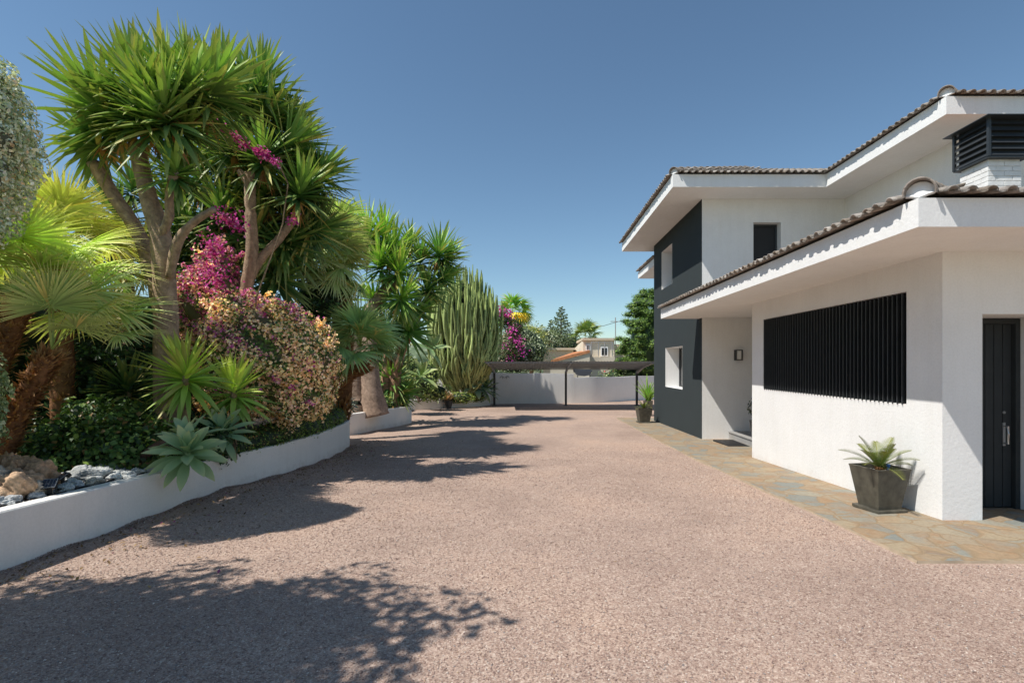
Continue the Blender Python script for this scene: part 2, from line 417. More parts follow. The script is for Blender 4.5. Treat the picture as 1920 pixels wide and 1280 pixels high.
def fan_palm(name, base, label, trunk, crown, n, size, group=None, sag=1.0, col=(.24, .34, .08), tipc=(.45, .38, .12), cat='palm', petiole=.6, R=.62, low=2.0, shag=260, tr=.14, up_only=False, seg=34, azr=None):
    root = empty(name, base, label, cat, group)
    if trunk:
        mb = MB(); mb.col = (.20, .10, .05); rough_tube(mb, trunk, [tr * (1 + .1 * math.sin(i * 2)) for i in range(len(trunk))], 12, .1, 5)
        to = mb.build('trunk', 'bark', root, smooth=True, color=True)
        lb = LB(); P = np.array([list(p) for p in trunk]); m = shag
        t = rng.uniform(0, len(P) - 1.001, m); i = t.astype(int); f = (t - i)[:, None]
        c = P[i] * (1 - f) + P[i + 1] * f; ax = nz(P[i + 1] - P[i])
        r = rng.normal(size=(m, 3)); o = nz(r - ax * (r * ax).sum(1, keepdims=True))
        lb.blades(c + o * tr * .8, o * .55 + ax * rng.uniform(.3, 1.3, (m, 1)) + rng.normal(0, .2, (m, 3)), ax, rng.uniform(.6, 1.4, m) * tr, np.full(m, tr * .30), np.zeros(m), vary((.34, .16, .06), m, .5), S=(0, .5, 1), P=(1, .8, .15), fold=.3, tip=(.55, .33, .16))
        lb.build('fibre_sheath', 'fibre', root)
    vars_ = [fan_frond_mesh(abs(hash(label)) % 1 + k * 13 + int(base[1] * 7), petiole * q, R * (0.9 + .08 * k), seg, 3.6 + .2 * k, np.array(col) * (.85 + .12 * k), tipc, (.2 + .1 * k) * sag) for k, q in enumerate((.9, 1.1, 1.25))]
    for j in range(n):
        t = (j + .5) / n; el = 1.35 - t * low; az = j * 2.39996 + rng.normal(0, .2)
        if azr: az = azr[0] + (az % 6.28318) / 6.28318 * (azr[1] - azr[0])
        me = vars_[j % 3]
        o = bpy.data.objects.new('frond', me); C.objects.link(o)
        if not me.materials: me.materials.append(MAT['leaf'])
        o.parent = root
        M = Matrix.Rotation(az, 4, 'Z') @ Matrix.Rotation(-el, 4, 'Y') @ Matrix.Rotation(rng.normal(0, .25), 4, 'X')
        s = size * rng.uniform(.85, 1.15)
        o.matrix_local = Matrix.Translation(Vector(crown) - Vector(base)) @ M @ Matrix.Scale(s, 4)
    return root

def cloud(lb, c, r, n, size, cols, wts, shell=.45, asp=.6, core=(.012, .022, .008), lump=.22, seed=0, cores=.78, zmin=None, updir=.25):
    """leafy mass: leaves spread through an uneven shell round an added dark core that blocks light; leaf tones vary at random"""
    c = np.array(c, float); r = np.array(r, float)
    d = nz(rng.normal(size=(n, 3)))
    lum = 1 + lump * (np.sin(4.3 * d[:, 0] + seed) * np.cos(3.7 * d[:, 1] + seed * 1.3) + .8 * np.sin(7.1 * d[:, 2] + 5.3 * d[:, 0] + seed * 2.1) * np.cos(6.3 * d[:, 1] - seed))
    rad = (1 - shell * rng.uniform(0, 1, n) ** 1.6) * lum
    p = c + d * rad[:, None] * r
    nrm = nz(d + rng.normal(0, .65, (n, 3)) + np.array([0, 0, updir]))
    w = np.array(wts, float); w /= w.sum(); k = rng.choice(len(cols), n, p=w)
    col = np.array(cols)[k] * rng.uniform(.7, 1.3, (n, 1))
    if zmin is not None: m = p[:, 2] > zmin; p, nrm, col = p[m], nrm[m], col[m]
    lb.cards(p, nrm, size * rng.uniform(.6, 1.35, len(p)), col, asp)
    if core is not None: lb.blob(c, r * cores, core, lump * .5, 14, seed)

def shrub(name, base, label, cat, blobs, size, cols, wts, n=4000, twigs=True, group=None, asp=.6, mat='leaf', trunk=None, core=(.012, .022, .008), leafname='foliage', **kw):
    root = empty(name, base, label, cat, group); lb = LB()
    tot = sum(b[1][0] * b[1][1] + b[1][2] * b[1][0] for b in blobs)
    for i, (c, r) in enumerate(blobs):
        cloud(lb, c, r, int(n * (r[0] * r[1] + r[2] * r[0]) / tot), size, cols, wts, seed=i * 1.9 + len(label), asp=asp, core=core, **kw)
    lb.build(leafname, mat, root)
    mb = MB(); mb.col = (.16, .11, .08); b = Vector(base)
    if trunk: rough_tube(mb, trunk, [.09, .07, .05][:len(trunk)] if len(trunk) <= 3 else [.09] * len(trunk), 8, .08, 4)
    else:
        for i, (c, r) in enumerate(blobs[:6]):
            q = Vector(c); mb.tube([b + (q - b) * .0, b + (q - b) * .5 + Vector((random.uniform(-.05, .05), random.uniform(-.05, .05), 0)), q], [.03, .022, .012], 6)
    mb.build('stem', 'bark', root, smooth=True, color=True)
    return root


# ------------------------------------------------------------------ the setting
def sheet(name, xs, ys, zf, mat, kind='structure', label=None):
    X, Y = np.meshgrid(xs, ys); Z = zf(X, Y)
    V = np.stack([X, Y, Z], -1).reshape(-1, 3); m = len(xs)
    i = np.arange(len(ys) * m).reshape(len(ys), m)
    Q = np.stack([i[:-1, :-1], i[:-1, 1:], i[1:, 1:], i[1:, :-1]], -1).reshape(-1, 4)
    o = link(name, fmesh(name, V, [Q], None, True), mat); tag(o, kind=kind, label=label); return o
ys = np.concatenate([np.arange(-8, 40, 1.0), [45, 50, 60, 80, 120, 200, 400, 900, 3000]])
sheet('ground', np.array([-3000, -800, -200, -60, -30, 0, 30, 60, 200, 800, 3000.]), ys, lambda X, Y: gz(Y) - .03, 'earth')
def gravz(X, Y):
    return gz(Y) + .008 * np.sin(X * 1.7 + Y * .9) * np.sin(Y * 1.3 - X * .6) + .004 * np.sin(3.1 * X) * np.sin(2.7 * Y + 1)
sheet('gravel_driveway', np.arange(-7, 10.01, .25), np.arange(-6, 31.01, .25), gravz, 'gravel')
sheet('stone_paving', np.concatenate([[3.17], np.arange(3.4, 13.1, .4)]), np.arange(4.18, 19.4, .4).tolist() + [19.4], lambda X, Y: gz(Y) + .022 + 0 * X, 'flagstone')
mb = MB()                                                  # mortar kerb strip at the edge of the paving
for k in range(38):
    y0 = 4.18 + k * .4; y1 = y0 + .4; a = gz(y0) ; b = gz(y1)
    mb.quad((3.17, y0, a + .022), (3.17, y1, b + .022), (3.15, y1, b - .03), (3.15, y0, a - .03))
mb.quad((3.17, 4.18, gz(4.18) + .022), (3.15, 4.16, gz(4.18) - .03), (13, 4.16, gz(4.18) - .03), (13, 4.18, gz(4.18) + .022))
tag(mb.build('paving_edge', 'grout'), kind='structure')

# loose chips of gravel over the near drive and along the foot of the planter wall
def chips(name, X, Y, sz, parent=None):
    n = len(X); P = np.stack([X, Y, gravz(X, Y) + sz * .15], -1); P[-14000:, 2] += rng.uniform(0, .03, 14000) * (.5 + .5 * np.sin(Y[-14000:] * 7.3))
    o = np.array([[1, 0, 0], [-.9, .2, 0], [0, 1, .1], [.1, -1, 0], [0, 0, .8], [0, .1, -.7]], float)
    A = rng.normal(size=(n, 3, 3)) * .25 + np.eye(3)[None]
    th = rng.uniform(0, 6.28, n); R = np.zeros((n, 3, 3)); R[:, 0, 0] = np.cos(th); R[:, 0, 1] = -np.sin(th); R[:, 1, 0] = np.sin(th); R[:, 1, 1] = np.cos(th); R[:, 2, 2] = .65
    V = np.einsum('kj,nij->nki', o, R @ A) * (sz[:, None, None] * .5) + P[:, None]
    f = np.array([[0, 2, 4], [2, 1, 4], [1, 3, 4], [3, 0, 4], [2, 0, 5], [1, 2, 5], [3, 1, 5], [0, 3, 5]])
    Q = (f[None] + (np.arange(n) * 6)[:, None, None]).reshape(-1, 3)
    pal = np.array([(.25, .168, .14), (.35, .242, .20), (.43, .308, .255), (.50, .378, .31), (.68, .58, .50), (.31, .275, .26), (.45, .315, .21)])
    c = pal[rng.choice(7, n, p=[.11, .25, .30, .21, .05, .05, .03])] * rng.uniform(.85, 1.15, (n, 1))
    me = fmesh(name, V.reshape(-1, 3), [Q], np.repeat(c, 6, 0)); o_ = link(name, me, 'chips')
    return tag(o_, 'loose pinkish crushed stone chips scattered over the drive', 'gravel', kind='stuff')
n = 120000
Yc = 2.2 + 9.5 * rng.uniform(0, 1, n) ** 1.9; Xc = rng.uniform(-1, 1, n) * (Yc * 1.08 + .2)
m = (Xc > -4.0) & ((Xc < 3.13) | (Yc < 4.13)); Xc, Yc = Xc[m], Yc[m]
m2 = 14000; Yb = rng.uniform(3.0, 12.0, m2); Xb = np.interp(Yb, [3, 4, 6.1, 7.1, 8.2, 9.5, 11, 12], [-4.21, -4.2, -4.25, -4.32, -4.1, -4.03, -4.15, -4.35]) + rng.exponential(.035, m2) * (1 + .6 * np.sin(Yb * 5)) 
Xc = np.concatenate([Xc, Xb]); Yc = np.concatenate([Yc, Yb])
chips('gravel_chips', Xc, Yc, rng.uniform(.006, .0135, len(Xc)) * np.minimum(1.6, .7 + .12 * Yc))

# ------------------------------------------------------------------ white planter walls
def smooth_path(P, sub=6):
    P = [Vector((*p, 0)) if len(p) == 2 else Vector(p) for p in P]; o = []
    for i in range(len(P) - 1):
        p0 = P[max(i - 1, 0)]; p1 = P[i]; p2 = P[i + 1]; p3 = P[min(i + 2, len(P) - 1)]
        for k in range(sub):
            t = k / sub
            o.append(.5 * ((2 * p1) + (p2 - p0) * t + (2 * p0 - 5 * p1 + 4 * p2 - p3) * t * t + (3 * p1 - p0 - 3 * p2 + p3) * t ** 3))
    return o + [P[-1]]
def wall_strip(name, path, ztop, thick, label, mat, cat='wall', zbot=-.25, side=-1):
    """path (x,y) of the face towards the drive, ztop(y) its crest"""
    P = smooth_path(path); mb = MB(); n = len(P); V = []
    for i, p in enumerate(P):
        d = (P[min(i + 1, n - 1)] - P[max(i - 1, 0)]).normalized(); nrm = Vector((-d.y, d.x, 0)) * thick * -side
        z = ztop(p.y); zb = gz(p.y) + zbot; q = p + nrm; r = .012
        e = nrm.normalized() * r
        V += [(p.x, p.y, zb), (p.x, p.y, z - r), (p.x + e.x, p.y + e.y, z), (q.x - e.x, q.y - e.y, z), (q.x, q.y, z - r), (q.x, q.y, zb)]
    Fc = [(i * 6 + k, (i + 1) * 6 + k, (i + 1) * 6 + k + 1, i * 6 + k + 1) for i in range(n - 1) for k in range(5)]
    Fc += [tuple(range(6)), tuple(range((n - 1) * 6, n * 6))[::-1]]
    mb.add(V, Fc); o = mb.build(name, mat); return tag(o, label, cat)
W1 = [(-4.35, -2), (-4.25, 1), (-4.2, 4.0), (-4.25, 6.1), (-4.32, 7.1), (-4.1, 8.2), (-4.03, 9.5), (-4.15, 11), (-4.35, 12), (-4.75, 12.8), (-5.4, 13.3), (-6.6, 13.5)]
W2 = [(-6.8, 13.9), (-5.7, 13.9), (-5.1, 14.15), (-4.85, 15), (-4.5, 16.4), (-4.27, 17.5), (-4.35, 17.9), (-4.9, 18.3), (-6.2, 18.6)]
W3 = [(-7.2, 22.9), (-5.7, 23.0), (-4.9, 23.4), (-4.2, 24), (-3.2, 24.9), (-2.5, 25.7), (-2.25, 26.3), (-2.3, 26.8)]
t1 = lambda y: EZ - np.interp(y, [3, 4, 6, 7, 12, 14], [1.13, 1.16, 1.24, 1.29, 1.31, 1.31])
t2 = lambda y: EZ - np.interp(y, [13.9, 17.6], [1.375, 1.445])
t3 = lambda y: EZ - np.interp(y, [23, 26], [1.6, 1.71])
wall_strip('planter_wall', W1, t1, .16, 'long low white planter wall curving along the left of the drive, solar lights behind its rim', 'garden_wall')
wall_strip('planter_wall', W2, t2, .16, 'short middle planter wall in white under the low drooping yucca', 'garden_wall')
wall_strip('planter_wall', W3, t3, .16, 'farthest low white planter wall below the tall cactus by the carport', 'garden_wall')
def bed(name, path, zf, xl, extra=None):
    P = smooth_path(path, 3); mb = MB(); xs = [0, .08, .5, 1.2, 2.2, 3.6, 6]
    V = []
    for p in P:
        for k, x in enumerate(xs):
            X = p.x - .1 - x; V.append((X, p.y, zf(p.y) - .05 + .05 * (k > 1) + .05 * math.sin(X * 3 + p.y * 2) * (k > 2)))
    n = len(xs); mb.add(V, [(i * n + k, i * n + k + 1, (i + 1) * n + k + 1, (i + 1) * n + k) for i in range(len(P) - 1) for k in range(n - 1)])
    tag(mb.build(name, 'soil', smooth=True), kind='structure')
bed('soil_bed', W1[:-2], t1, -14); bed('soil_bed', [(-5.3, 12.9)] + W2[1:-2] + [(-5.3, 19), (-5.6, 22.9)], t2, -14); bed('soil_bed', W3[:-1] + [(-2.3, 26.8)], t3, -14)

# ------------------------------------------------------------------ boundary wall at the back
BW = [(-2.75, 25.6), (-2.35, 26.95), (-1.9, 27.0), (1.75, 27.35), (3.2, 27.85)]
def bwtop(x): return EZ + np.interp(x, [-2.8, -2, 2.19, 2.2, 3.2, 6, 9], [-.42, -.46, -.50, -.71, -.71, -.70, -.68])
def bwall(path, name, label):
    P = smooth_path(path, 8); mb = MB(); V = []
    for i, p in enumerate(P):
        d = (P[min(i + 1, len(P) - 1)] - P[max(i - 1, 0)]).normalized(); nn = Vector((-d.y, d.x, 0)) * .2; z = float(bwtop(p.x)) + .012 * math.sin(p.x * 2.3)
        V += [(p.x, p.y, gz(p.y) - .3), (p.x, p.y, z), (p.x + nn.x, p.y + nn.y, z), (p.x + nn.x, p.y + nn.y, gz(p.y) - .3)]
    Fc = [(i * 4 + k, (i + 1) * 4 + k, (i + 1) * 4 + k + 1, i * 4 + k + 1) for i in range(len(P) - 1) for k in range(3)] + [(0, 1, 2, 3), tuple(range(len(P) * 4 - 4, len(P) * 4))[::-1]]
    mb.add(V, Fc); tag(mb.build(name, 'garden_wall'), label, 'wall')
bwall(BW[:3] + [(0.2, 27.15), (1.75, 27.4), (2.19, 27.5)], 'boundary_wall', 'taller left stretch of white boundary wall behind the carport')
bwall([(2.2, 27.5), (3.45, 27.95), (4.6, 28.7), (6.1, 29.8), (8, 31.2), (10, 32.5)], 'boundary_wall', 'lower right stretch of white boundary wall running behind the house corner')
bwall([(-9.5, 26.6), (-7, 26.8), (-4.5, 26.95), (-2.4, 27.0)], 'boundary_wall', 'left end of the white boundary wall behind the tall cactus')
mb = MB(); cx, cz = -1.53, EZ - .72                          # small wrought emblem
for s in (-1, 1):
    mb.tube([(cx + s * (.02 + .24 * t), 27.0, cz + .10 * math.sin(t * 3.1)) for t in (0, .25, .5, .75, 1)], .014, 5)
    mb.tube([(cx + s * .12, 27.0, cz + .07), (cx + s * .10, 27.0, cz - .05)], .012, 5)
tag(mb.build('wall_ornament', 'grey_metal'), 'small grey bird-like ornament fixed to the back wall', 'ornament')

# ------------------------------------------------------------------ the villa
villa = empty('villa', (4.36, 13.1, gz(13.1)), 'white two-storey villa with dark painted wing, deep tiled eaves and black louvre screen', 'house')
XW = 4.36
def face(mb, axis, c, u0, u1, z0, z1, holes, depth=0, sgn=1):
    """wall face at axis=c with openings; reveals run inwards by depth (kept in a second list)"""
    us = sorted({u0, u1, *[h[0] for h in holes], *[h[1] for h in holes]}); zs = sorted({z0, z1, *[h[2] for h in holes], *[h[3] for h in holes]})
    P = (lambda u, z, d=0: (c + sgn * d, u, z)) if axis == 'x' else (lambda u, z, d=0: (u, c + sgn * d, z))
    for i in range(len(us) - 1):
        for j in range(len(zs) - 1):
            um = (us[i] + us[i + 1]) / 2; zm = (zs[j] + zs[j + 1]) / 2
            if any(h[0] < um < h[1] and h[2] < zm < h[3] for h in holes): continue
            mb.quad(P(us[i], zs[j]), P(us[i + 1], zs[j]), P(us[i + 1], zs[j + 1]), P(us[i], zs[j + 1]))
def reveal(mb, axis, c, h, depth, sgn=1):
    P = (lambda u, z, d=0: (c + sgn * d, u, z)) if axis == 'x' else (lambda u, z, d=0: (u, c + sgn * d, z))
    a, b, e, f = h
    mb.quad(P(a, e), P(a, e, depth), P(a, f, depth), P(a, f)); mb.quad(P(b, e), P(b, e, depth), P(b, f, depth), P(b, f))
    mb.quad(P(a, e), P(b, e), P(b, e, depth), P(a, e, depth)); mb.quad(P(a, f), P(b, f), P(b, f, depth), P(a, f, depth))
def rz(v): return v + EZ
# low front wing
LV = (5.92, 9.61, rz(-.466), rz(.85))
mb = MB(); G = -.3
face(mb, 'x', XW, 5.4, 10.1, gz(5.4) + G, rz(1.215), [LV]); reveal(mb, 'x', XW, LV, .16)
face(mb, 'y', 5.4, XW, 13, gz(5.4) + G, rz(1.215), [(4.786, 5.66, gz(5.4) + G, rz(.537))])
reveal(mb, 'y', 5.4, (4.786, 5.66, gz(5.4) + G, rz(.537)), .62)
mb.quad((XW, 10.1, gz(10) - .3), (8.05, 10.1, gz(10) - .3), (8.05, 10.1, rz(1.215)), (XW, 10.1, rz(1.215)))
mb.quad((XW + .3, 5.7, rz(1.2)), (12.7, 5.7, rz(1.2)), (12.7, 9.8, rz(1.2)), (XW + .3, 9.8, rz(1.2)))
mb.build('wall', 'white_stucco', villa)
# screen backing and slats
mb = MB(); mb.box(XW + .13, XW + .15, LV[0] + .002, LV[1] - .002, LV[2] + .002, LV[3] - .002); scr = mb.build('louvre_screen', 'glass_dark', villa)
mb = MB(); ns = 45
for k in range(ns):
    y = LV[0] + .02 + (LV[1] - LV[0] - .04) * (k + .5) / ns
    mb.add([(XW - .018, y - .016, LV[2] - .01), (XW + .05, y + .022, LV[2] - .01), (XW + .05, y + .034, LV[2] - .01), (XW - .018, y - .004, LV[2] - .01),
            (XW - .018, y - .016, LV[3] - .01), (XW + .05, y + .022, LV[3] - .01), (XW + .05, y + .034, LV[3] - .01), (XW - .018, y - .004, LV[3] - .01)],
           [(0, 1, 2, 3), (4, 5, 6, 7), (0, 1, 5, 4), (1, 2, 6, 5), (2, 3, 7, 6), (3, 0, 4, 7)])
mb.build('slat', 'black_slat', scr)
mb = MB(); mb.box(XW + .055, XW + .08, LV[0] + .01, LV[1] - .01, LV[2] + .01, LV[2] + .05); mb.box(XW + .055, XW + .08, LV[0] + .01, LV[1] - .01, LV[3] - .05, LV[3] - .01)
mb.build('rail', 'black_slat', scr)
# black plank door in its deep opening
gd = gz(6) + .02
mb = MB()
for k in range(7):
    x0 = 4.87 + k * .104; mb.box(x0 + .004, x0 + .100, 5.93, 5.97, gd + .02, rz(.47))
mb.box(4.86, 5.61, 5.945, 5.98, gd + .01, rz(.475)); door = mb.build('door', 'door_paint', villa, bevel=.003)
mb = MB()
mb.box(4.79, 4.865, 5.88, 5.99, gd, rz(.53)); mb.box(5.60, 5.655, 5.88, 5.99, gd, rz(.53)); mb.box(4.865, 5.60, 5.88, 5.99, rz(.47), rz(.53))
mb.build('door_frame', 'door_paint', door, bevel=.004)
mb = MB(); mb.box(5.485, 5.515, 5.918, 5.928, EZ - .95, EZ - .68)
mb.tube([(5.50, 5.91, EZ - .72), (5.50, 5.87, EZ - .72), (5.50, 5.865, EZ - .80), (5.50, 5.87, EZ - .92), (5.50, 5.91, EZ - .92)], .011, 8)
mb.build('handle', 'steel', door, smooth=False)
mb = MB(); mb.tube([(5.5, 5.925, EZ - .56), (5.5, 5.915, EZ - .56)], .016, 10); mb.build('lock', 'grey_metal', door)
# entry court between the wings
mb = MB()
face(mb, 'y', 13.1, XW, 8.05, gz(13) - .3, rz(4.275), [(5.69, 6.40, rz(2.4), rz(3.67))]); reveal(mb, 'y', 13.1, (5.69, 6.40, rz(2.4), rz(3.67)), .21)
mb.quad((7.3, 10.1, gz(12) - .3), (7.3, 13.1, gz(12) - .3), (7.3, 13.1, rz(1.2)), (7.3, 10.1, rz(1.2)))
W2W = (11.64, 12.75, rz(2.5), rz(3.74))
face(mb, 'x', 8.05, 9.65, 13.1, rz(.5), rz(4.275), [W2W]); reveal(mb, 'x', 8.05, W2W, .18)
face(mb, 'y', 9.65, 8.05, 13, rz(.5), rz(4.275), [])
mb.build('wall', 'white_paint', villa)
def window(axis, c, h, name='window', pane='glass_dark', frame_w=.05, sgn=1, mull=True):
    P = (lambda u0, u1, d0, d1, z0, z1: (c + d0, c + d1, u0, u1, z0, z1)) if axis == 'x' else (lambda u0, u1, d0, d1, z0, z1: (u0, u1, c + d0, c + d1, z0, z1))
    a, b, e, f = h; w = frame_w; mb = MB()
    mb.box(*P(a + .002, a + w, 0, .06, e + .002, f - .002)); mb.box(*P(b - w, b - .002, 0, .06, e + .002, f - .002)); mb.box(*P(a + w, b - w, 0, .06, e + .002, e + w)); mb.box(*P(a + w, b - w, 0, .06, f - w, f - .002))
    if mull: mb.box(*P((a + b) / 2 - w / 2, (a + b) / 2 + w / 2, .003, .057, e + w, f - w))
    o = mb.build(name, 'dark_metal', villa, bevel=.003)
    m2 = MB(); m2.box(*P(a + w * .9, b - w * .9, .025, .035, e + w * .9, f - w * .9)); m2.build('pane', pane, o); return o
window('y', 13.31, (5.69, 6.40, rz(2.4), rz(3.67)), pane='roller_blind', mull=False)
window('x', 8.23, W2W, pane='roller_blind')
# dark painted wing
LW = (14.8, 16.7, rz(-.73), rz(.54)); UW = (15.9, 17.2, rz(2.53), rz(3.8))
mb = MB(); face(mb, 'x', XW - .003, 13.1, 18.3, gz(18) - .3, rz(4.275), [LW, UW])
mb.quad((XW - .003, 18.3, gz(18) - .3), (13, 18.3, gz(18) - .3), (13, 18.3, rz(4.275)), (XW - .003, 18.3, rz(4.275)))
mb.quad((XW - .003, 13.1, gz(18) - .3), (XW - .003, 13.097, gz(18) - .3), (XW - .003, 13.097, rz(4.275)), (XW - .003, 13.1, rz(4.275)))
mb.build('wall', 'dark_stucco', villa)['label'] = 'dark slate grey painted wall of the far wing'
for h_ in (LW, UW):
    wn = window('x', XW + .44, h_); mb = MB(); reveal(mb, 'x', XW - .006, h_, .45); mb.build('reveal', 'white_paint', wn)
# rest of the shell, out of sight but casting and catching light
mb = MB(); mb.quad((13, 5.4, gz(5) - .3), (13, 18.3, gz(18) - .3), (13, 18.3, rz(4.27)), (13, 5.4, rz(1.2)))
mb.build('wall', 'white_paint', villa)
# entrance step
mb = MB(); mb.box(5.05, 7.28, 10.12, 13.08, gz(12) - .1, EZ - 1.76); mb.box(5.03, 7.28, 10.12, 13.085, EZ - 1.755, EZ - 1.72); mb.build('entrance_step', 'concrete', villa, bevel=.006)
# chimney
CX0, CX1, CY0, CY1 = 7.09, 7.61, 7.9, 8.42
mb = MB(); mb.box(CX0 + .012, CX1 - .012, CY0 + .012, CY1 - .012, rz(1.4), rz(3.24))
bh = .068
for r in range(26):
    z0 = rz(1.42) + r * (bh + .008)
    if z0 + bh > rz(3.2): break
    for s in range(3):
        L_ = (CX1 - CX0 - .016) / 2; off = (L_ + .008) / 2 if r % 2 else 0
        u0 = max(0, s * (L_ + .008) - off); u1 = min(CX1 - CX0, s * (L_ + .008) - off + L_)
        if u1 - u0 < .02: continue
        j = random.uniform(-.002, .002)
        mb.box(CX0 + u0, CX0 + u1, CY0 + j, CY0 + .05, z0, z0 + bh); mb.box(CX0 + j, CX0 + .05, CY0 + u0, CY0 + u1, z0 + .001, z0 + bh - .001)
        mb.box(CX0 + u0 + .002, CX0 + u1 - .002, CY1 - .05, CY1 + j, z0, z0 + bh); mb.box(CX1 - .05, CX1 + j, CY0 + u0 + .001, CY0 + u1 - .001, z0 + .001, z0 + bh - .001)
chim = mb.build('chimney', 'white_brick', villa, bevel=.003)
mb = MB(); K0, K1, J0, J1 = CX0 - .08, CX1 + .08, CY0 - .10, CY1 + .06; zb, zt = rz(3.215), rz(3.80)
for x, y in ((K0, J0), (K1 - .04, J0), (K0, J1 - .04), (K1 - .04, J1 - .04)): mb.box(x, x + .04, y, y + .04, zb, zt)
for k in range(6):
    z = zb + .01 + k * .096
    mb.add([(K0 + .04, J0 + .004, z), (K1 - .04, J0 + .004, z), (K1 - .04, J0 + .05, z + .075), (K0 + .04, J0 + .05, z + .075), (K0 + .04, J0 + .012, z), (K1 - .04, J0 + .012, z), (K1 - .04, J0 + .058, z + .075), (K0 + .04, J0 + .058, z + .075)], [(0, 1, 2, 3), (4, 5, 6, 7), (0, 1, 5, 4), (2, 3, 7, 6)])
    mb.add([(K0 + .004, J0 + .04, z), (K0 + .004, J1 - .04, z), (K0 + .05, J1 - .04, z + .075), (K0 + .05, J0 + .04, z + .075), (K0 + .012, J0 + .04, z), (K0 + .012, J1 - .04, z), (K0 + .058, J1 - .04, z + .075), (K0 + .058, J0 + .04, z + .075)], [(0, 1, 2, 3), (4, 5, 6, 7), (0, 1, 5, 4), (2, 3, 7, 6)])
mb.box(K0 + .01, K1 - .01, J0 + .01, J1 - .01, zb - .02, zb); mb.box(K0 + .07, K1 - .05, J0 + .07, J1 - .05, zb, zt); mb.box(K0 - .09, K1 + .09, J0 - .09, J1 + .09, zt, zt + .012)
mb.build('cowl', 'grey_metal', chim); bpy.data.objects['cowl'].data.materials[0] = MAT['dark_metal']
mb = MB(); mb.add([(K0 - .07, J0 - .07, zt + .012), (K1 + .07, J0 - .07, zt + .012), (K1 + .07, J1 + .07, zt + .012), (K0 - .07, J1 + .07, zt + .012), ((K0 + K1) / 2, (J0 + J1) / 2, zt + .12)], [(0, 1, 4), (1, 2, 4), (2, 3, 4), (3, 0, 4)])
mb.build('cowl_cap', 'orange_tile', chim)

# roofs: fascia, soffit, deck and clay tiles ---------------------------------
def eave(parent, pts, zs, zt, wall_in, name='fascia'):
    """boxed eaves along an open line pts (outer corners), soffit runs in by wall_in polygon"""
    mb = MB()
    for a, b in zip(pts[:-1], pts[1:]):
        mb.quad((*a, zs), (*b, zs), (*b, zt), (*a, zt))
    o = mb.build(name, 'white_paint', parent)
    m2 = MB(); m2.poly([(*p, zs + .001) for p in wall_in]); m2.build('soffit', 'white_paint', o); return o
lowroof_pts = [(3.36, 13.12), (3.36, 4.42), (13.4, 4.42)]
TL, PL = 1.452, .27
TU, PU = 4.575, .40
eave(villa, [(4.36, 13.35), (3.36, 13.35)] + [(3.36, 4.42), (13.4, 4.42)], rz(1.2), rz(TL), [(3.36, 13.35), (3.36, 4.42), (13.4, 4.42), (13.4, 5.45), (4.4, 5.45), (4.4, 10.05), (8.05, 10.05), (8.05, 13.099), (4.357, 13.099), (4.357, 13.35)])
eave(villa, [(13, 19.2), (3.36, 19.2), (3.36, 12.2), (7.05, 12.2), (7.05, 8.65), (13.4, 8.65)], rz(4.27), rz(TU), [(13, 19.2), (3.36, 19.2), (3.36, 12.2), (7.05, 12.2), (7.05, 8.65), (13.4, 8.65), (13.4, 9.7), (8.1, 9.7), (8.1, 13.2), (4.4, 13.2), (4.4, 18.25), (13, 18.25)])
def HL(x, y): return TL + PL * min(x - 3.36, y - 4.42)
def HU1(x, y): return TU + PU * min(x - 3.36, y - 12.2, 19.2 - y)
def HU2(x, y): return TU + PU * min(x - 7.05, y - 8.65, 13.6 - x)
def HU(x, y): return max(HU1(x, y), HU2(x, y))
mb = MB()       # decks under the tiles
e = 0.0
mb.poly([(3.36, 4.42, rz(TL)), (3.36, 13.35, rz(TL)), (4.36, 13.35, rz(HL(4.36, 14))), (4.36, 13.11, rz(HL(4.36, 14))), (8.05, 13.11, rz(HL(8.05, 14))), (8.05, 4.42 + 4.69, rz(HL(8.05, 14)))])
mb.poly([(3.36, 4.42, rz(TL)), (8.05, 9.11, rz(HL(8.05, 14))), (13.4, 9.11, rz(HL(13, 9.11))), (13.4, 4.42, rz(TL))])
mb.poly([(3.36, 12.2, rz(TU)), (3.36, 19.2, rz(TU)), (6.86, 15.7, rz(HU1(6.86, 15.7)))])
mb.poly([(3.36, 12.2, rz(TU)), (6.86, 15.7, rz(TU + 1.4)), (13, 15.7, rz(TU + 1.4)), (13, 12.2, rz(TU))])
mb.poly([(3.36, 19.2, rz(TU)), (6.86, 15.7, rz(TU + 1.4)), (13, 15.7, rz(TU + 1.4)), (13, 19.2, rz(TU))])
mb.poly([(7.05, 8.65, rz(TU)), (7.05, 15, rz(TU)), (10.32, 15, rz(TU + 1.308)), (10.32, 11.92, rz(TU + 1.308))])
mb.poly([(7.05, 8.65, rz(TU)), (10.32, 11.92, rz(TU + 1.308)), (13.6, 8.65, rz(TU))])
roof = mb.build('roof', 'concrete', villa)
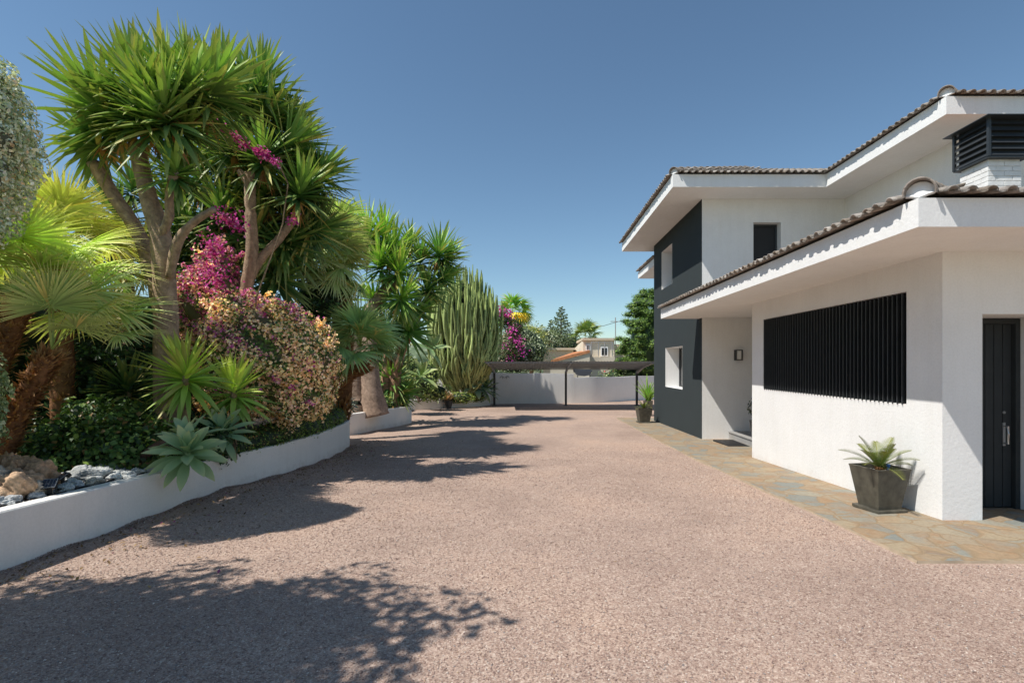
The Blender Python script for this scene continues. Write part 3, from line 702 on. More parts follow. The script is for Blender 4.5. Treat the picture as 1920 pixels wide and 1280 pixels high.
def tiles(name, u0, u1, edge, inward, zb, pitch, H, parent, maxd=9, along='y', step=.168, low=0, start=None):
    """curved clay tiles. edge: coordinate of the eave line; inward: +1/-1; along: axis the eave runs along"""
    lb = LB(); nu = int(round((u1 - u0) / step)); sl = math.atan(pitch); cs, sn = math.cos(sl), math.sin(sl); r = step * .30
    ang = np.linspace(0, math.pi, 7)
    VV = []; CC = []
    def w(u, d, h):
        dd = d * cs - h * sn; z = zb + d * sn + h * cs
        return (edge + inward * dd, u, z + EZ) if along == 'y' else (u, edge + inward * dd, z + EZ)
    for i in range(nu):
        for pan in (0, 1):
            u = u0 + (i + (.5 if not pan else 1.0)) * step
            d = -.09; j = random.uniform(-.012, .012)
            if start is not None and start(u) > 0: d += .36 * math.ceil(start(u) / cs / .36)
            while d < maxd:
                L = .40; dc = (d + .2) * cs
                x, y = (edge + inward * dc, u) if along == 'y' else (u, edge + inward * dc)
                if d > 0 and zb + pitch * dc < H(x, y) - .012 or d > maxd: break
                if d > .1 and (x > 13 or y > 19.3): break
                if zb + pitch * dc > H(x, y) + .05: break
                g = random.uniform(.75, 1.2); base = np.array(random.choice([(.31, .275, .24), (.27, .24, .215), (.36, .325, .29), (.30, .25, .205)])) * g
                rr0 = r * (1.06 if not pan else .95); rr1 = r * (.9 if not pan else 1.05)
                th = .014; vs = []
                for e_, (dd, rr, lift) in enumerate(((d + j, rr0, .020), (d + L + j, rr1, -.002))):
                    for k_ in (0, 1):
                        q = rr - th * k_
                        for a in ang:
                            uu = u + q * math.cos(a) * 1.06
                            hh = (math.sin(a) * q * .95 + .030 + lift) if not pan else (.055 + lift * .6 - math.sin(a) * q * .62 - (th * (1 - k_) if False else 0))
                            if pan: hh += -th * (0 if k_ else 1) * .0
                            vs.append(w(uu, dd, hh))
                VV.append(vs); CC.append(base)
                d += .36
                if low and d > low: break
    if not VV: return
    V = np.array(VV); n = len(V); m = 7
    idx = np.arange(n * 28).reshape(n, 28)
    f = []
    for k in range(6):
        f += [(k, k + 1, 14 + k + 1, 14 + k), (7 + k, 21 + k, 21 + k + 1, 7 + k + 1), (k, 7 + k, 7 + k + 1, k + 1)]
    f += [(0, 14, 21, 7), (6, 13, 27, 20)]
    Q = idx[:, np.array(f)].reshape(-1, 4)
    lb.put(V.reshape(-1, 3), Q, np.repeat(np.array(CC), 28, 0))
    return lb.build(name, 'roof_tile', parent)
tiles('tile_slope', 4.56, 13.35, 3.36, 1, TL, PL, HL, roof, 4.6, 'y')
tiles('tile_slope', 3.50, 13.2, 4.42, 1, TL, PL, HL, roof, 4.4, 'x')
tiles('tile_slope', 12.32, 19.2, 3.36, 1, TU, PU, HU1, roof, 4, 'y')
tiles('tile_slope', 3.48, 10.5, 12.2, 1, TU, PU, HU, roof, 3.7, 'x', start=lambda u: u - 7.05)
tiles('tile_slope', 8.77, 12.3, 7.05, 1, TU, PU, HU2, roof, 3.6, 'y')
tiles('tile_slope', 7.17, 13.4, 8.65, 1, TU, PU, HU2, roof, 3.6, 'x')
def hip(a, d, n, r=.125, s=.36, first_lift=.0):
    """half-round cap tiles climbing a hip, with a white mortar plug in the end"""
    a = Vector(a); d = Vector(d).normalized(); sd = d.cross(Vector((0, 0, 1))).normalized(); up = sd.cross(d)
    lb = LB(); ang = np.linspace(-.25, math.pi + .25, 11)
    for k in range(n):
        vs = []
        for (t, rr, l) in ((k * s - .02, r * 1.1, .02), (k * s + s + .05, r * .92, 0)):
            for q in (rr, rr - .018):
                for an in ang: vs.append(a + d * t + sd * math.cos(an) * q + up * (math.sin(an) * q + l))
        V = np.array([list(v) for v in vs]); f = []
        for i in range(10): f += [(i, i + 1, 22 + i + 1, 22 + i), (11 + i, 33 + i, 33 + i + 1, 12 + i), (i, 11 + i, 12 + i, i + 1)]
        g = random.uniform(.8, 1.15); lb.put(V, np.array(f), np.tile(np.array((.27, .235, .205)) * g, (44, 1)))
    lb.build('ridge_tile', 'roof_tile', roof)
    m = MB(); R = r * .97; an = np.linspace(0, math.pi, 9); c = a + d * .05
    rim = [c + sd * math.cos(x) * R + up * math.sin(x) * R * .98 for x in an]; hub = a - d * .005 + up * (-.05)
    vs = [hub] + rim + [a + d * .16 + up * R * .45]
    vs[-1] = vs[-1]
    m.add(vs, [(0, i, i + 1) for i in range(1, 5)] + [(0, i, i + 1) for i in range(5, 9)])
    m.tube([a + d * .04 + sd * -R * .9, a + d * .02 + sd * -R * .45 - up * .01, a - d * .02 - up * .03, a + d * .02 + sd * R * .45 - up * .01, a + d * .04 + sd * R * .9], .016, 6)
    m.build('mortar_plug', 'white_paint', roof)
hip((3.40, 4.46, rz(TL + .045)), (1, 1, PL * .98), 18, .115)
hip((3.39, 12.23, rz(TU + .045)), (1, 1, PU), 13, .11)
hip((7.08, 8.68, rz(TU + .045)), (1, 1, PU), 13, .115)
# rear low wing
rear = [(13, 21.4), (4.42, 21.4), (4.42, 18.31)]
eave(villa, rear, rz(3.62), rz(3.88), [(13, 21.4), (4.42, 21.4), (4.42, 18.31), (13, 18.31)])
mb = MB(); mb.quad((5.4, 18.31, gz(20) - .3), (5.4, 20.5, gz(20) - .3), (5.4, 20.5, rz(3.63)), (5.4, 18.31, rz(3.63))); mb.quad((5.4, 20.5, gz(20) - .3), (13, 20.5, gz(20) - .3), (13, 20.5, rz(3.63)), (5.4, 20.5, rz(3.63))); mb.build('wall', 'white_paint', villa)
mb = MB(); mb.poly([(4.42, 18.31, rz(3.88)), (4.42, 21.4, rz(3.88)), (7.5, 18.31, rz(4.5))]); mb.build('roof', 'concrete', villa)
tiles('tile_slope', 18.31, 21.4, 4.42, 1, 3.88, .2, lambda x, y: 3.88 + .2 * (x - 4.42), roof, 2.2, 'y')

# wall lamp, doormat
lamp = empty('wall_lamp', (5.27, 13.08, rz(.24)), 'small black box lantern on the white wall beside the entrance', 'wall lamp')
mb = MB()
x, z = 5.27, rz(.24)
mb.box(x - .085, x + .085, 13.06, 13.095, z - .135, z + .135)
mb.box(x - .085, x + .085, 12.95, 13.06, z + .12, z + .135); mb.box(x - .085, x + .085, 12.95, 13.06, z - .135, z - .12)
for s in (-.085, .073): mb.box(x + s, x + s + .012, 12.95, 13.06, z - .12, z + .12)
mb.build('frame', 'dark_metal', lamp)
mb = MB(); mb.box(x - .055, x + .06, 12.965, 13.05, z - .115, z + .115); mb.build('diffuser', 'diffuser', lamp, bevel=.01)
mb = MB(); mb.box(4.5, 5.0, 11.7, 12.7, gz(12.2) + .0, gz(12.2) + .045); tag(mb.build('doormat', 'rubber', bevel=.006), 'dark rectangular doormat on the paving before the entrance step', 'doormat')

# ------------------------------------------------------------------ potted plants
def pot_mesh(parent, b=.29, t=.43, h=.50):
    mb = MB(); z0 = .035; q = lambda s, z: [(-s, -s, z), (s, -s, z), (s, s, z), (-s, s, z)]
    B, T = b / 2, t / 2; rim = .025
    vs = q(B, z0) + q(T - .012, h - .06) + q(T, h - .055) + q(T, h) + q(T - rim, h) + q(T - rim - .012, h - .09)
    fs = [tuple(r * 4 + k for k in (0, 1, 2, 3)) for r in (0,)]
    for r in range(5): fs += [(r * 4 + k, r * 4 + (k + 1) % 4, (r + 1) * 4 + (k + 1) % 4, (r + 1) * 4 + k) for k in range(4)]
    vs = [v for v in vs]; 
    vs[4:8] = q(T - .006, h - .03); vs[8:12] = q(T - .001, h - .012)
    mb.add(vs, fs); mb.build('pot', 'planter_clay', parent, False, bevel=.004)
    mb = MB(); s = b / 2 + .045; mb.box(-s, s, -s, s, 0, .034); mb.build('saucer', 'planter_clay', parent, False, bevel=.005)
    mb = MB(); s = T - rim - .008; mb.quad((-s, -s, h - .07), (s, -s, h - .07), (s, s, h - .07), (-s, s, h - .07)); mb.build('soil', 'soil', parent, False)
def cycad(parent, z, n=15, L=.40, seed=1):
    r = np.random.default_rng(seed)
    for j in range(n):
        t = j / n; az = j * 2.39996 + r.normal(0, .15); el = 1.15 - .95 * t + r.normal(0, .06); ln = L * r.uniform(.85, 1.1)
        lb = LB(); K = 32; s = np.linspace(.10, 1, K)
        d0 = np.array([math.cos(az) * math.cos(el), math.sin(az) * math.cos(el), math.sin(el)])
        sag = .16 + .2 * t; c = np.array([0, 0, z]) + d0 * (s * ln)[:, None] - np.array([0, 0, 1.]) * (sag * ln * s ** 2.2)[:, None]
        tan = nz(np.gradient(c, axis=0)); side = nz(np.cross(tan, [0, 0, 1.])); nor = np.cross(side, tan)
        wl = .20 * ln * np.sin(np.clip(s * 2.6 + .35, 0, math.pi)) + .012
        col = lerpc((.055, .095, .015), (.12, .125, .025), np.clip(s + r.normal(0, .1, K), 0, 1)) * (1.1 if t < .5 else .85)
        for sg in (-1, 1):
            lb.blades(c, side * sg * .85 + tan * .5 + nor * .4, nor, wl, np.full(K, .0058), np.full(K, .1), col * r.uniform(.8, 1.2, (K, 1)), S=(0, .5, 1), P=(1, 1, .1), fold=.2)
        lb.blades(c[:-1], np.diff(c, axis=0), nor[:-1], np.linalg.norm(np.diff(c, axis=0), axis=1) * 1.1, np.full(K - 1, .009), np.zeros(K - 1), np.tile([(.17, .18, .05)], (K - 1, 1)), S=(0, 1), P=(1, 1), fold=.6)
        lb.build('frond', 'waxy_leaf', parent, False)
    mb = MB(); mb.tube([(0, 0, z - .09), (0, 0, z - .03), (0, 0, z + .01)], [.05, .055, .025], 10); mb.col = (1, 1, 1)
    lb = LB(); m = 70; th = r.uniform(0, 6.28, m); rr = r.uniform(.02, .05, m)
    b = np.stack([np.cos(th) * rr, np.sin(th) * rr, z - .09 + r.uniform(0, .08, m)], -1)
    lb.blades(b, np.stack([np.cos(th) * .6, np.sin(th) * .6, np.ones(m)], -1), np.tile([0, 0, 1.], (m, 1)), r.uniform(.03, .06, m), np.full(m, .016), np.zeros(m), vary((.42, .22, .10), m, .4), S=(0, .5, 1), P=(1, .8, .2))
    lb.blob((0, 0, z - .05), (.05, .05, .055), (.22, .11, .05), .1, 8); lb.build('trunk', 'fibre', parent, False)
p1 = empty('potted_cycad', (4.0, 5.86, gz(5.86) + .023), 'large tapered dark planter with sago palm on the paving by the house corner', 'potted plant', rz=math.radians(9))
pot_mesh(p1); cycad(p1, .48, 17, .46, 3)
mb = MB(); mb.tube([(.10, -.02, .42), (.10, -.02, .50)], .012, 8); mb.tube([(.10, -.02, .50), (.10, -.02, .525)], .02, 8); mb.build('drip_valve', 'blue_plastic', p1, False)
lb = LB(); m = 60; P_ = np.stack([rng.uniform(-.17, .17, m), rng.uniform(-.17, .17, m), np.full(m, .435)], -1); 
for q in P_: lb.blob(q, (.016, .014, .010), np.array((.6, .58, .54)) * rng.uniform(.6, 1.2), .1, 4)
tag(lb.build('pebbles', 'stone', p1, False), kind='stuff')
p2 = empty('potted_cycad', (3.83, 17.6, gz(17.6) + .023), 'small far planter with sago palm standing alone near the dark wall end', 'potted plant', rz=math.radians(4))
pot_mesh(p2, .34, .48, .51); cycad(p2, .49, 13, .36, 5)
p3 = empty('potted_plant', (4.62, 20.4, gz(20)), 'tall leafy pot plant half hidden behind the dark wall corner', 'potted plant')
mb = MB(); mb.tube([(0, 0, 0), (0, 0, .6), (0, 0, .62), (0, 0, .60)], [.15, .2, .21, .17], 16); mb.build('pot', 'planter_clay', p3, False)
lb = LB(); m = 60; lb.blades(np.stack([rng.normal(0, .04, m), rng.normal(0, .04, m), rng.uniform(.55, .7, m)], -1), np.stack([rng.normal(0, .45, m), rng.normal(0, .45, m), rng.uniform(.6, 1.4, m)], -1), np.tile([0, 0, 1.], (m, 1)), rng.uniform(.5, 1.2, m), np.full(m, .07), rng.uniform(0, .3, m), vary((.13, .22, .04), m, .4)); lb.build('foliage', 'leaf', p3, False)
p4 = empty('potted_plant', (5.19, 11.7, EZ - 1.72), 'dark pot with dusky round-leaved plant on the entrance step', 'potted plant')
mb = MB(); mb.tube([(0, 0, 0), (0, 0, .42), (0, 0, .44), (0, 0, .42)], [.13, .19, .2, .16], 16); mb.build('pot', 'dark_metal', p4, False)
lb = LB(); cloud(lb, (0, 0, .72), (.2, .2, .26), 260, .06, [(.04, .06, .045), (.10, .11, .10), (.02, .03, .03)], (4, 1, 3), core=None, asp=.9); lb.build('foliage', 'leaf', p4, False)
mb = MB(); mb.tube([(0, 0, .4), (.02, 0, .6), (0, 0, .8)], .01, 5); mb.build('stem', 'bark', p4, False, color=True)

# ------------------------------------------------------------------ carport
cp = empty('carport', (1.67, 26, gz(26)), 'long dark metal carport with slatted cantilever roof before the back wall', 'carport')
for x in (-2.0, 1.67, 5.31):
    mb = MB(); mb.box(x - .055, x + .055, 25.945, 26.055, gz(26) - .05, rz(-.36)); mb.box(x - .12, x + .12, 25.88, 26.12, gz(26), gz(26) + .02); mb.build('post', 'dark_metal', cp, bevel=.006)
    mb = MB(); mb.bar((x, 26.03, rz(-.42)), (x, 24.6, rz(-.14)), .09, .12); mb.bar((x, 24.62, rz(-.145)), (x, 22.42, rz(.075)), .08, .08); mb.build('arm', 'grey_metal', cp, bevel=.006)
mb = MB()
for k in range(6):
    t = k / 5; y = 22.45 + 3.5 * t; z = rz(.105 - .33 * t); mb.box(-2.12, 5.45, y - .03, y + .03, z - .045, z)
mb.build('purlin', 'grey_metal', cp)
mb = MB(); w = .135
for k in range(int(7.7 / w)):
    x = -2.18 + k * w; mb.add([(x, 22.38, rz(.118)), (x + w * .45, 22.38, rz(.15)), (x + w * .97, 22.38, rz(.118)), (x, 26.05, rz(-.218)), (x + w * .45, 26.05, rz(-.186)), (x + w * .97, 26.05, rz(-.218))], [(0, 1, 4, 3), (1, 2, 5, 4)])
mb.build('roof_sheet', 'grey_metal', cp)

# ------------------------------------------------------------------ the garden on the left
def bedz(Y): return t1(Y) - .03 if Y < 13.4 else (t2(Y) if Y < 22 else t3(Y)) - .03
def bp(px, Y, dz=0): p = at(px, 683, Y); return Vector((p.x, Y, bedz(Y) + dz))

# boundary hedge, dark mass closing the garden
h = empty('hedge', (-8.6, 13, gz(13)), 'tall dark green boundary hedge behind the yuccas and palms', 'hedge')
lb = LB()
for k, y in enumerate(np.arange(1.5, 28, 1.6)):
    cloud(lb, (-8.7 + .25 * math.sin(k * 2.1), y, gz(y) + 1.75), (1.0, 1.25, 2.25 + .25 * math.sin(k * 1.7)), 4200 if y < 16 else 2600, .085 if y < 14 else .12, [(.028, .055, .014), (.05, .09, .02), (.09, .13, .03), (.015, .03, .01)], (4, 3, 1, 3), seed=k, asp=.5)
for k, x in enumerate(np.arange(-9, -1.9, 1.5)):
    cloud(lb, (x, 28.7, gz(28) + 1.2), (1.15, .8, 1.35 + .3 * math.sin(k * 2.2)), 2600, .13, [(.04, .075, .02), (.07, .11, .03), (.12, .15, .05), (.02, .04, .012)], (4, 3, 1, 3), seed=k + 40, asp=.5)
lb.build('foliage', 'leaf', h)
mb = MB(); mb.col = (.12, .09, .06)
for k, y in enumerate(np.arange(1.5, 28, 1.6)): mb.tube([(-8.7, y, gz(y) - .1), (-8.65, y + .1, gz(y) + 1.6)], .06, 6)
mb.build('stem', 'bark', h, color=True)['kind'] = 'stuff'

DKB = [(.03, .07, .02), (.055, .11, .03), (.09, .16, .04), (.018, .04, .015)]
SG = [(.42, .43, .33), (.31, .34, .24), (.58, .56, .45), (.50, .37, .24), (.18, .23, .13)]
SW = (4, 4, 2, 1.2, 2)
shrub('silver_shrub', (-4.95, 4.35, bedz(4.3)), 'tall grey-green silvery leaved shrub at the left edge, higher than the fan palm fronds', 'shrub',
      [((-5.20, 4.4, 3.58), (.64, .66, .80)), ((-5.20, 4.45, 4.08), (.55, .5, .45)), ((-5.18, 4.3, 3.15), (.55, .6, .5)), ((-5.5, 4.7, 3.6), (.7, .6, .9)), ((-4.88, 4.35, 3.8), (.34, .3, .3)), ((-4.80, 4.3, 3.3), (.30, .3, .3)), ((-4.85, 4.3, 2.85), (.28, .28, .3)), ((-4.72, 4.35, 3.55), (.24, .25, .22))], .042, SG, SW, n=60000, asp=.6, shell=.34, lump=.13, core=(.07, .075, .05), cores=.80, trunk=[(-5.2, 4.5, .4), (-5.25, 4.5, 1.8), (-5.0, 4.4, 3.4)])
shrub('silver_shrub', (-5.0, 4.5, bedz(4.5)), 'low silvery round-leaved shrub at the left edge among the brown palm trunks', 'shrub',
      [((-5.28, 4.55, 1.42), (.38, .36, .48)), ((-5.33, 4.6, 1.05), (.40, .36, .4))], .045, [(.24, .28, .16), (.16, .21, .10), (.36, .37, .22), (.09, .13, .06)], (4, 4, 2, 2), n=9000, asp=.85, shell=.3, lump=.15, core=(.08, .08, .05), cores=.8)
shrub('silver_shrub', (-4.75, 2.35, bedz(3)), 'silvery garden tree beside the camera that throws the broad leafy shadow on the near gravel', 'tree',
      [((-4.35, 1.75, 4.1), (1.22, .85, .75)), ((-4.2, 1.2, 3.6), (1.0, .8, .7)), ((-4.75, .9, 4.3), (1.1, .9, .6)), ((-5.6, 1.9, 4.0), (1.0, .9, .7))], .10, SG, SW, n=16000, asp=.7, core=(.07, .075, .05), cores=.5, shell=.65, lump=.28, trunk=[(-4.9, 2.4, .4), (-4.85, 2.4, 2.2), (-4.5, 2.3, 3.6)])

# fan palms on the near left
LG = (.33, .41, .11); LT = (.56, .50, .20)
fan_palm('fan_palm', (-6.1, 5.9, bedz(5.9)), 'large bright fan palm with shaggy orange-brown trunk cut by the left edge',
         [at(-60, 860, 5.8), at(-35, 760, 5.8), at(0, 670, 5.75), at(28, 600, 5.7), at(36, 560, 5.7)], at(34, 545, 5.7), 20, .88, col=LG, tipc=LT, petiole=.62, R=.72, low=1.75, tr=.105, shag=1000, seg=54, sag=.55)
fan_palm('fan_palm', (-5.6, 5.6, bedz(5.75)), 'leaning fan palm with shaggy brown trunk and drooping fans below the bright crown',
         [at(-10, 880, 5.6), at(15, 810, 5.55), at(45, 750, 5.5), at(80, 690, 5.4), at(92, 668, 5.4)], at(98, 655, 5.4), 8, .86, col=(.27, .34, .12), tipc=(.50, .46, .2), petiole=.68, R=.66, low=1.25, tr=.105, shag=1000, seg=54, sag=.55, azr=(-1.0, 1.3))
fan_palm('fan_palm', (-6.6, 7.2, bedz(7)), 'taller fan palm with yellowing fronds behind the silvery shrub',
         [(-6.75, 7.3, .3), (-6.75, 7.25, 1.6), (-6.72, 7.2, 3.1)], (-6.72, 7.2, 3.2), 18, .95, col=(.34, .37, .11), tipc=(.52, .42, .18), petiole=.55, R=.72, low=1.8, tr=.13, shag=400, seg=50)

# near multi-trunk yucca
Y1 = 7.0
yucca('yucca_tree', bp(312, Y1), 'tallest yucca tree with thick forked grey trunk and big spiky heads against the sky', [
    ([bp(316, Y1, -.1), at(313, 640, Y1), at(310, 560, Y1), at(303, 450, Y1), at(276, 360, 7.0), at(256, 268, 7.0)], [.17, .155, .145, .135, .105, .10]),
    ([at(300, 590, 7.1), at(283, 500, 7.2), at(258, 435, 7.2), at(215, 370, 7.15), at(174, 305, 7.05)], [.08, .10, .09, .085, .08]),
    ([at(296, 450, 6.95), at(316, 410, 6.9), at(318, 365, 6.85), at(328, 322, 6.85)], [.05, .058, .05, .055]),
    ([at(318, 520, 6.9), at(333, 455, 6.8), at(362, 418, 6.75), at(402, 392, 6.7)], [.05, .065, .05, .04])],
    [(at(190, 200, 6.9), 1.05, (-.45, -.3, 1)), (at(258, 190, 6.8), .95, (0, -.35, 1)), (at(310, 205, 6.7), 1.0, (.1, -.5, 1)), (at(255, 155, 6.95), .98, (0, 0, 1)), (at(172, 262, 7.0), .65, (-.7, 0, .8)),
     (at(350, 160, 7.05), 1.0, (.3, 0, 1)), (at(215, 225, 7.0), .8, (-.5, -.3, .7)), (at(285, 222, 6.7), .7, (0, -.5, .8)), (at(400, 165, 7.2), 1.0, (.3, 0, 1)), (at(330, 318, 6.85), .62, (.3, -.3, 1)), (at(350, 235, 7.1), .72, (.5, -.2, .7)), (at(310, 150, 7.1), .95, (0, .3, 1))],
    L=.90, n=100, W=.080)
yucca('yucca_tree', bp(455, 9.1), 'yucca tree with a bare sawn-off upright limb, left of the bougainvillea top', [
    ([bp(430, 9.15, -.1), at(440, 650, 9.15), at(458, 560, 9.05), at(472, 480, 8.95), at(470, 400, 8.85), at(468, 338, 8.85), at(466, 326, 8.85)], [.14, .13, .115, .10, .092, .09, .10]),
    ([at(466, 345, 8.85), at(455, 330, 8.85), at(449, 320, 8.85)], [.06, .05, .045]),
    ([at(462, 540, 9.05), at(485, 490, 9.05), at(522, 450, 9.15), at(556, 405, 9.25)], [.08, .08, .07, .065])],
    [(at(452, 175, 9.35), 1.05, (.1, 0, 1)), (at(505, 205, 9.45), 1.0, (.5, 0, 1)), (at(430, 265, 9.15), .9, (-.1, -.4, 1)), (at(540, 270, 9.45), 1.0, (.7, 0, .8)), (at(492, 290, 8.95), .85, (.1, -.5, 1)),
     (at(563, 355, 9.05), .85, (.3, -.3, 1)), (at(600, 320, 9.55), .85, (.8, 0, .7)), (at(500, 360, 9.65), .9, (0, -.3, .8)), (at(410, 190, 9.5), 1.0, (0, 0, 1)), (at(455, 235, 9.5), 1, (0, 0, 1)), (at(488, 158, 9.5), 1, (.3, 0, 1)), (at(528, 235, 9.7), .95, (.6, 0, .9)), (at(590, 345, 9.6), .9, (.7, 0, .8)), (at(545, 330, 9.8), .95, (.3, -.2, 1)), (at(470, 320, 9.9), 1, (0, -.3, 1)), (at(420, 140, 9.9), .9, (0, 0, 1))],
    L=.94, n=98, W=.080, young=(.16, .28, .055), old=(.035, .09, .028))
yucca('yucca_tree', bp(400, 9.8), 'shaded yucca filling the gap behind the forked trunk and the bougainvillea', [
    ([bp(395, 9.9, -.1), at(395, 620, 9.9), at(400, 520, 9.8), at(410, 420, 9.8)], [.17, .15, .12, .1])],
    [(at(372, 330, 9.7), 1, (0, -.2, 1)), (at(418, 400, 9.6), 1, (.1, -.4, .8)), (at(360, 430, 9.8), 1, (-.2, -.4, .8)), (at(480, 440, 9.7), 1, (.4, -.4, .5)), (at(540, 455, 9.6), 1, (.6, -.4, .3)), (at(595, 430, 9.8), .9, (.8, -.2, .3)), (at(410, 480, 9.8), .9, (0, -.5, .5)), (at(330, 390, 10), 1, (-.3, -.2, 1)), (at(520, 520, 9.9), .9, (.4, -.5, .2)), (at(445, 340, 10.1), 1, (0, -.4, 1)), (at(400, 300, 10.2), 1, (-.1, -.3, 1)), (at(500, 400, 10), 1, (.2, -.4, .7)), (at(560, 400, 10), .95, (.5, -.3, .6)), (at(330, 470, 10), .9, (-.3, -.4, .5))],
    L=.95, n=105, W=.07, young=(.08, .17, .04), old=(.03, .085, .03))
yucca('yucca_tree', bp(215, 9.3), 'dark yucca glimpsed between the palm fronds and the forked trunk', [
    ([bp(240, 9.3, -.1), at(240, 560, 9.3), at(235, 420, 9.3)], [.12, .11, .09])],
    [(at(220, 400, 9.2), 1, (-.1, -.3, 1)), (at(265, 480, 9.2), .9, (.2, -.3, .8)), (at(190, 460, 9.4), .9, (-.3, -.3, .8)), (at(250, 345, 9.3), .9, (.3, 0, 1)), (at(240, 590, 9), .9, (0, -.4, .5))],
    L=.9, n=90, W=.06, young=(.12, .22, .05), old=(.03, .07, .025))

shrub('backdrop_shrub', bp(420, 11), 'tall dark leafy shrub closing the gaps behind the shaded yucca', 'shrub',
      [(at(420, 430, 11), (.95, .5, 1.1)), (at(330, 470, 11), (.7, .5, .9)), (at(520, 480, 11.2), (.8, .5, .9)), (at(400, 560, 11), (1.2, .5, .9)), (at(600, 560, 11.6), (.7, .5, .9)), (at(560, 430, 11.6), (.6, .5, .6))], .11, DKB, (3, 3, 1.5, 3), n=11000, lump=.25, shell=.6, asp=.4, cores=.6)
# bougainvillea: green bush smothered in faded tan and magenta bracts
root = empty('bougainvillea', bp(480, 8.2), 'big rounded bougainvillea with faded tan and magenta bracts in front of the yuccas', 'bougainvillea')
lb = LB(); lg = LB()
BL = [(at(495, 672, 8.7), (1.12, .95, .98), 15000, .40), (at(545, 690, 8.75), (.73, .75, .92), 8000, .18), (at(400, 590, 8.95), (.62, .6, .62), 5500, .65), (at(455, 600, 8.9), (.66, .6, .50), 5500, .6), (at(408, 505, 9.05), (.32, .3, .44), 2200, .72), (at(430, 740, 8.7), (.6, .6, .5) , 3000, .2), (at(395, 548, 9.0), (.52, .45, .46), 4200, .5), (at(560, 745, 8.6), (.45, .5, .4), 2500, .1)]
TAN = [(.74, .55, .34), (.82, .66, .44), (.62, .40, .24), (.76, .50, .40)]; MAG2 = [(.34, .05, .21), (.40, .11, .27), (.46, .20, .30), (.52, .32, .32)]; MAG = [(.34, .035, .20), (.42, .06, .26), (.26, .03, .17), (.46, .18, .32)]
for i, (c, r, n, pm) in enumerate(BL):
    n = int(n * 1.9); d = nz(rng.normal(size=(n, 3)))
    lum = 1 + .17 * (np.sin(5.3 * d[:, 0] + i) * np.cos(4.7 * d[:, 1] + i * 1.3) + .8 * np.sin(9.1 * d[:, 2] + 6.3 * d[:, 0] + i) * np.cos(7.3 * d[:, 1] - i))
    rad = (1 - .22 * rng.uniform(0, 1, n) ** 1.5) * lum; p = np.array(c) + d * rad[:, None] * np.array(r)
    f = np.sin(p[:, 0] * 6.1 + 1) * np.sin(p[:, 1] * 5.3) * .3 + np.sin(p[:, 2] * 7.9 + p[:, 0] * 3.1) * .30 + np.sin(p[:, 0] * 17 + p[:, 2] * 13) * .25 + (p[:, 2] - 1.6) * .30 - (p[:, 0] + 4.6) * .22 + rng.normal(0, .34, n)
    ismag = f > (.68 - pm * .60)
    kk = rng.integers(0, 4, n); col = np.where(ismag[:, None], np.array(MAG2)[kk], np.array(TAN)[kk]) * rng.uniform(.65, 1.25, (n, 1))
    g = (rng.uniform(0, 1, n) < .25 + .22 * (np.sin(p[:, 0] * 9 + p[:, 2] * 8) > .45)) | (rad < .84)
    b = ~g
    lb.cards(p[b], nz(d[b] + rng.normal(0, .8, (b.sum(), 3))), rng.uniform(.034, .066, b.sum()), col[b], .85)
    gc = np.array([(.06, .11, .025), (.11, .17, .04), (.03, .06, .018)])[rng.integers(0, 3, g.sum())] * rng.uniform(.7, 1.3, (g.sum(), 1))
    lg.cards(p[g], nz(d[g] + rng.normal(0, .6, (g.sum(), 3))), rng.uniform(.04, .075, g.sum()), gc, .6)
    lg.blob(c, np.array(r) * .86, (.07, .065, .03), .08, 14, i)  # core added inside the bush to block light
def spray(path, rad, n, cols=MAG):
    P = np.array([list(q) for q in path]); t = rng.uniform(0, len(P) - 1.001, n); i = t.astype(int); f = (t - i)[:, None]
    c = P[i] * (1 - f) + P[i + 1] * f; p = c + rng.normal(0, rad / 2, (n, 3)) * (.6 + .6 * np.sin(t * 5))[:, None]
    lb.cards(p, nz(rng.normal(size=(n, 3)) + [0, -.5, .6]), rng.uniform(.03, .065, n), np.array(cols)[rng.integers(0, len(cols), n)] * rng.uniform(.75, 1.25, (n, 1)), .85)
spray([at(396, 228, 7.9), at(430, 250, 7.9), at(465, 275, 7.95), at(500, 292, 8.0), at(518, 305, 8.0)], .085, 900)
spray([at(402, 500, 8.2), at(400, 470, 8.2), at(395, 455, 8.2)], .22, 500); spray([at(415, 405, 8.0), at(432, 415, 8.0), at(450, 425, 8.0)], .16, 330); spray([at(540, 410, 8.2), at(560, 420, 8.2)], .10, 60)
spray([at(380, 520, 8.4), at(420, 530, 8.4)], .3, 350)
for k in range(70):                                  # stray flowering shoots breaking the outline
    c, r, n_, pm = BL[k % len(BL)]; d = nz(rng.normal(size=(1, 3)) + [[.1, -.6, .45]])[0]; p0 = np.array(c) + d * np.array(r) * .92; p1 = p0 + d * rng.uniform(.08, .26) + [0, 0, rng.uniform(0, .08)]
    mg = rng.uniform() < .35 + .5 * pm
    spray([p0, (p0 + p1) / 2, p1 - np.array([0, 0, .03])], .07, int(rng.uniform(18, 60)), MAG2 if mg else TAN)
lb.build('bracts', 'bract', root); lg.build('foliage', 'leaf', root)
mb = MB(); mb.col = (.2, .15, .1)
mb.tube([at(520, 300, 8.2), at(540, 345, 8.4), at(530, 420, 8.5), at(480, 560, 8.4), at(480, 740, 8.3)], .012, 5); mb.tube([at(396, 228, 7.92), at(460, 274, 7.97), at(518, 303, 8.02), at(525, 320, 8.2)], .008, 5)
mb.build('stem', 'bark', root, color=True)

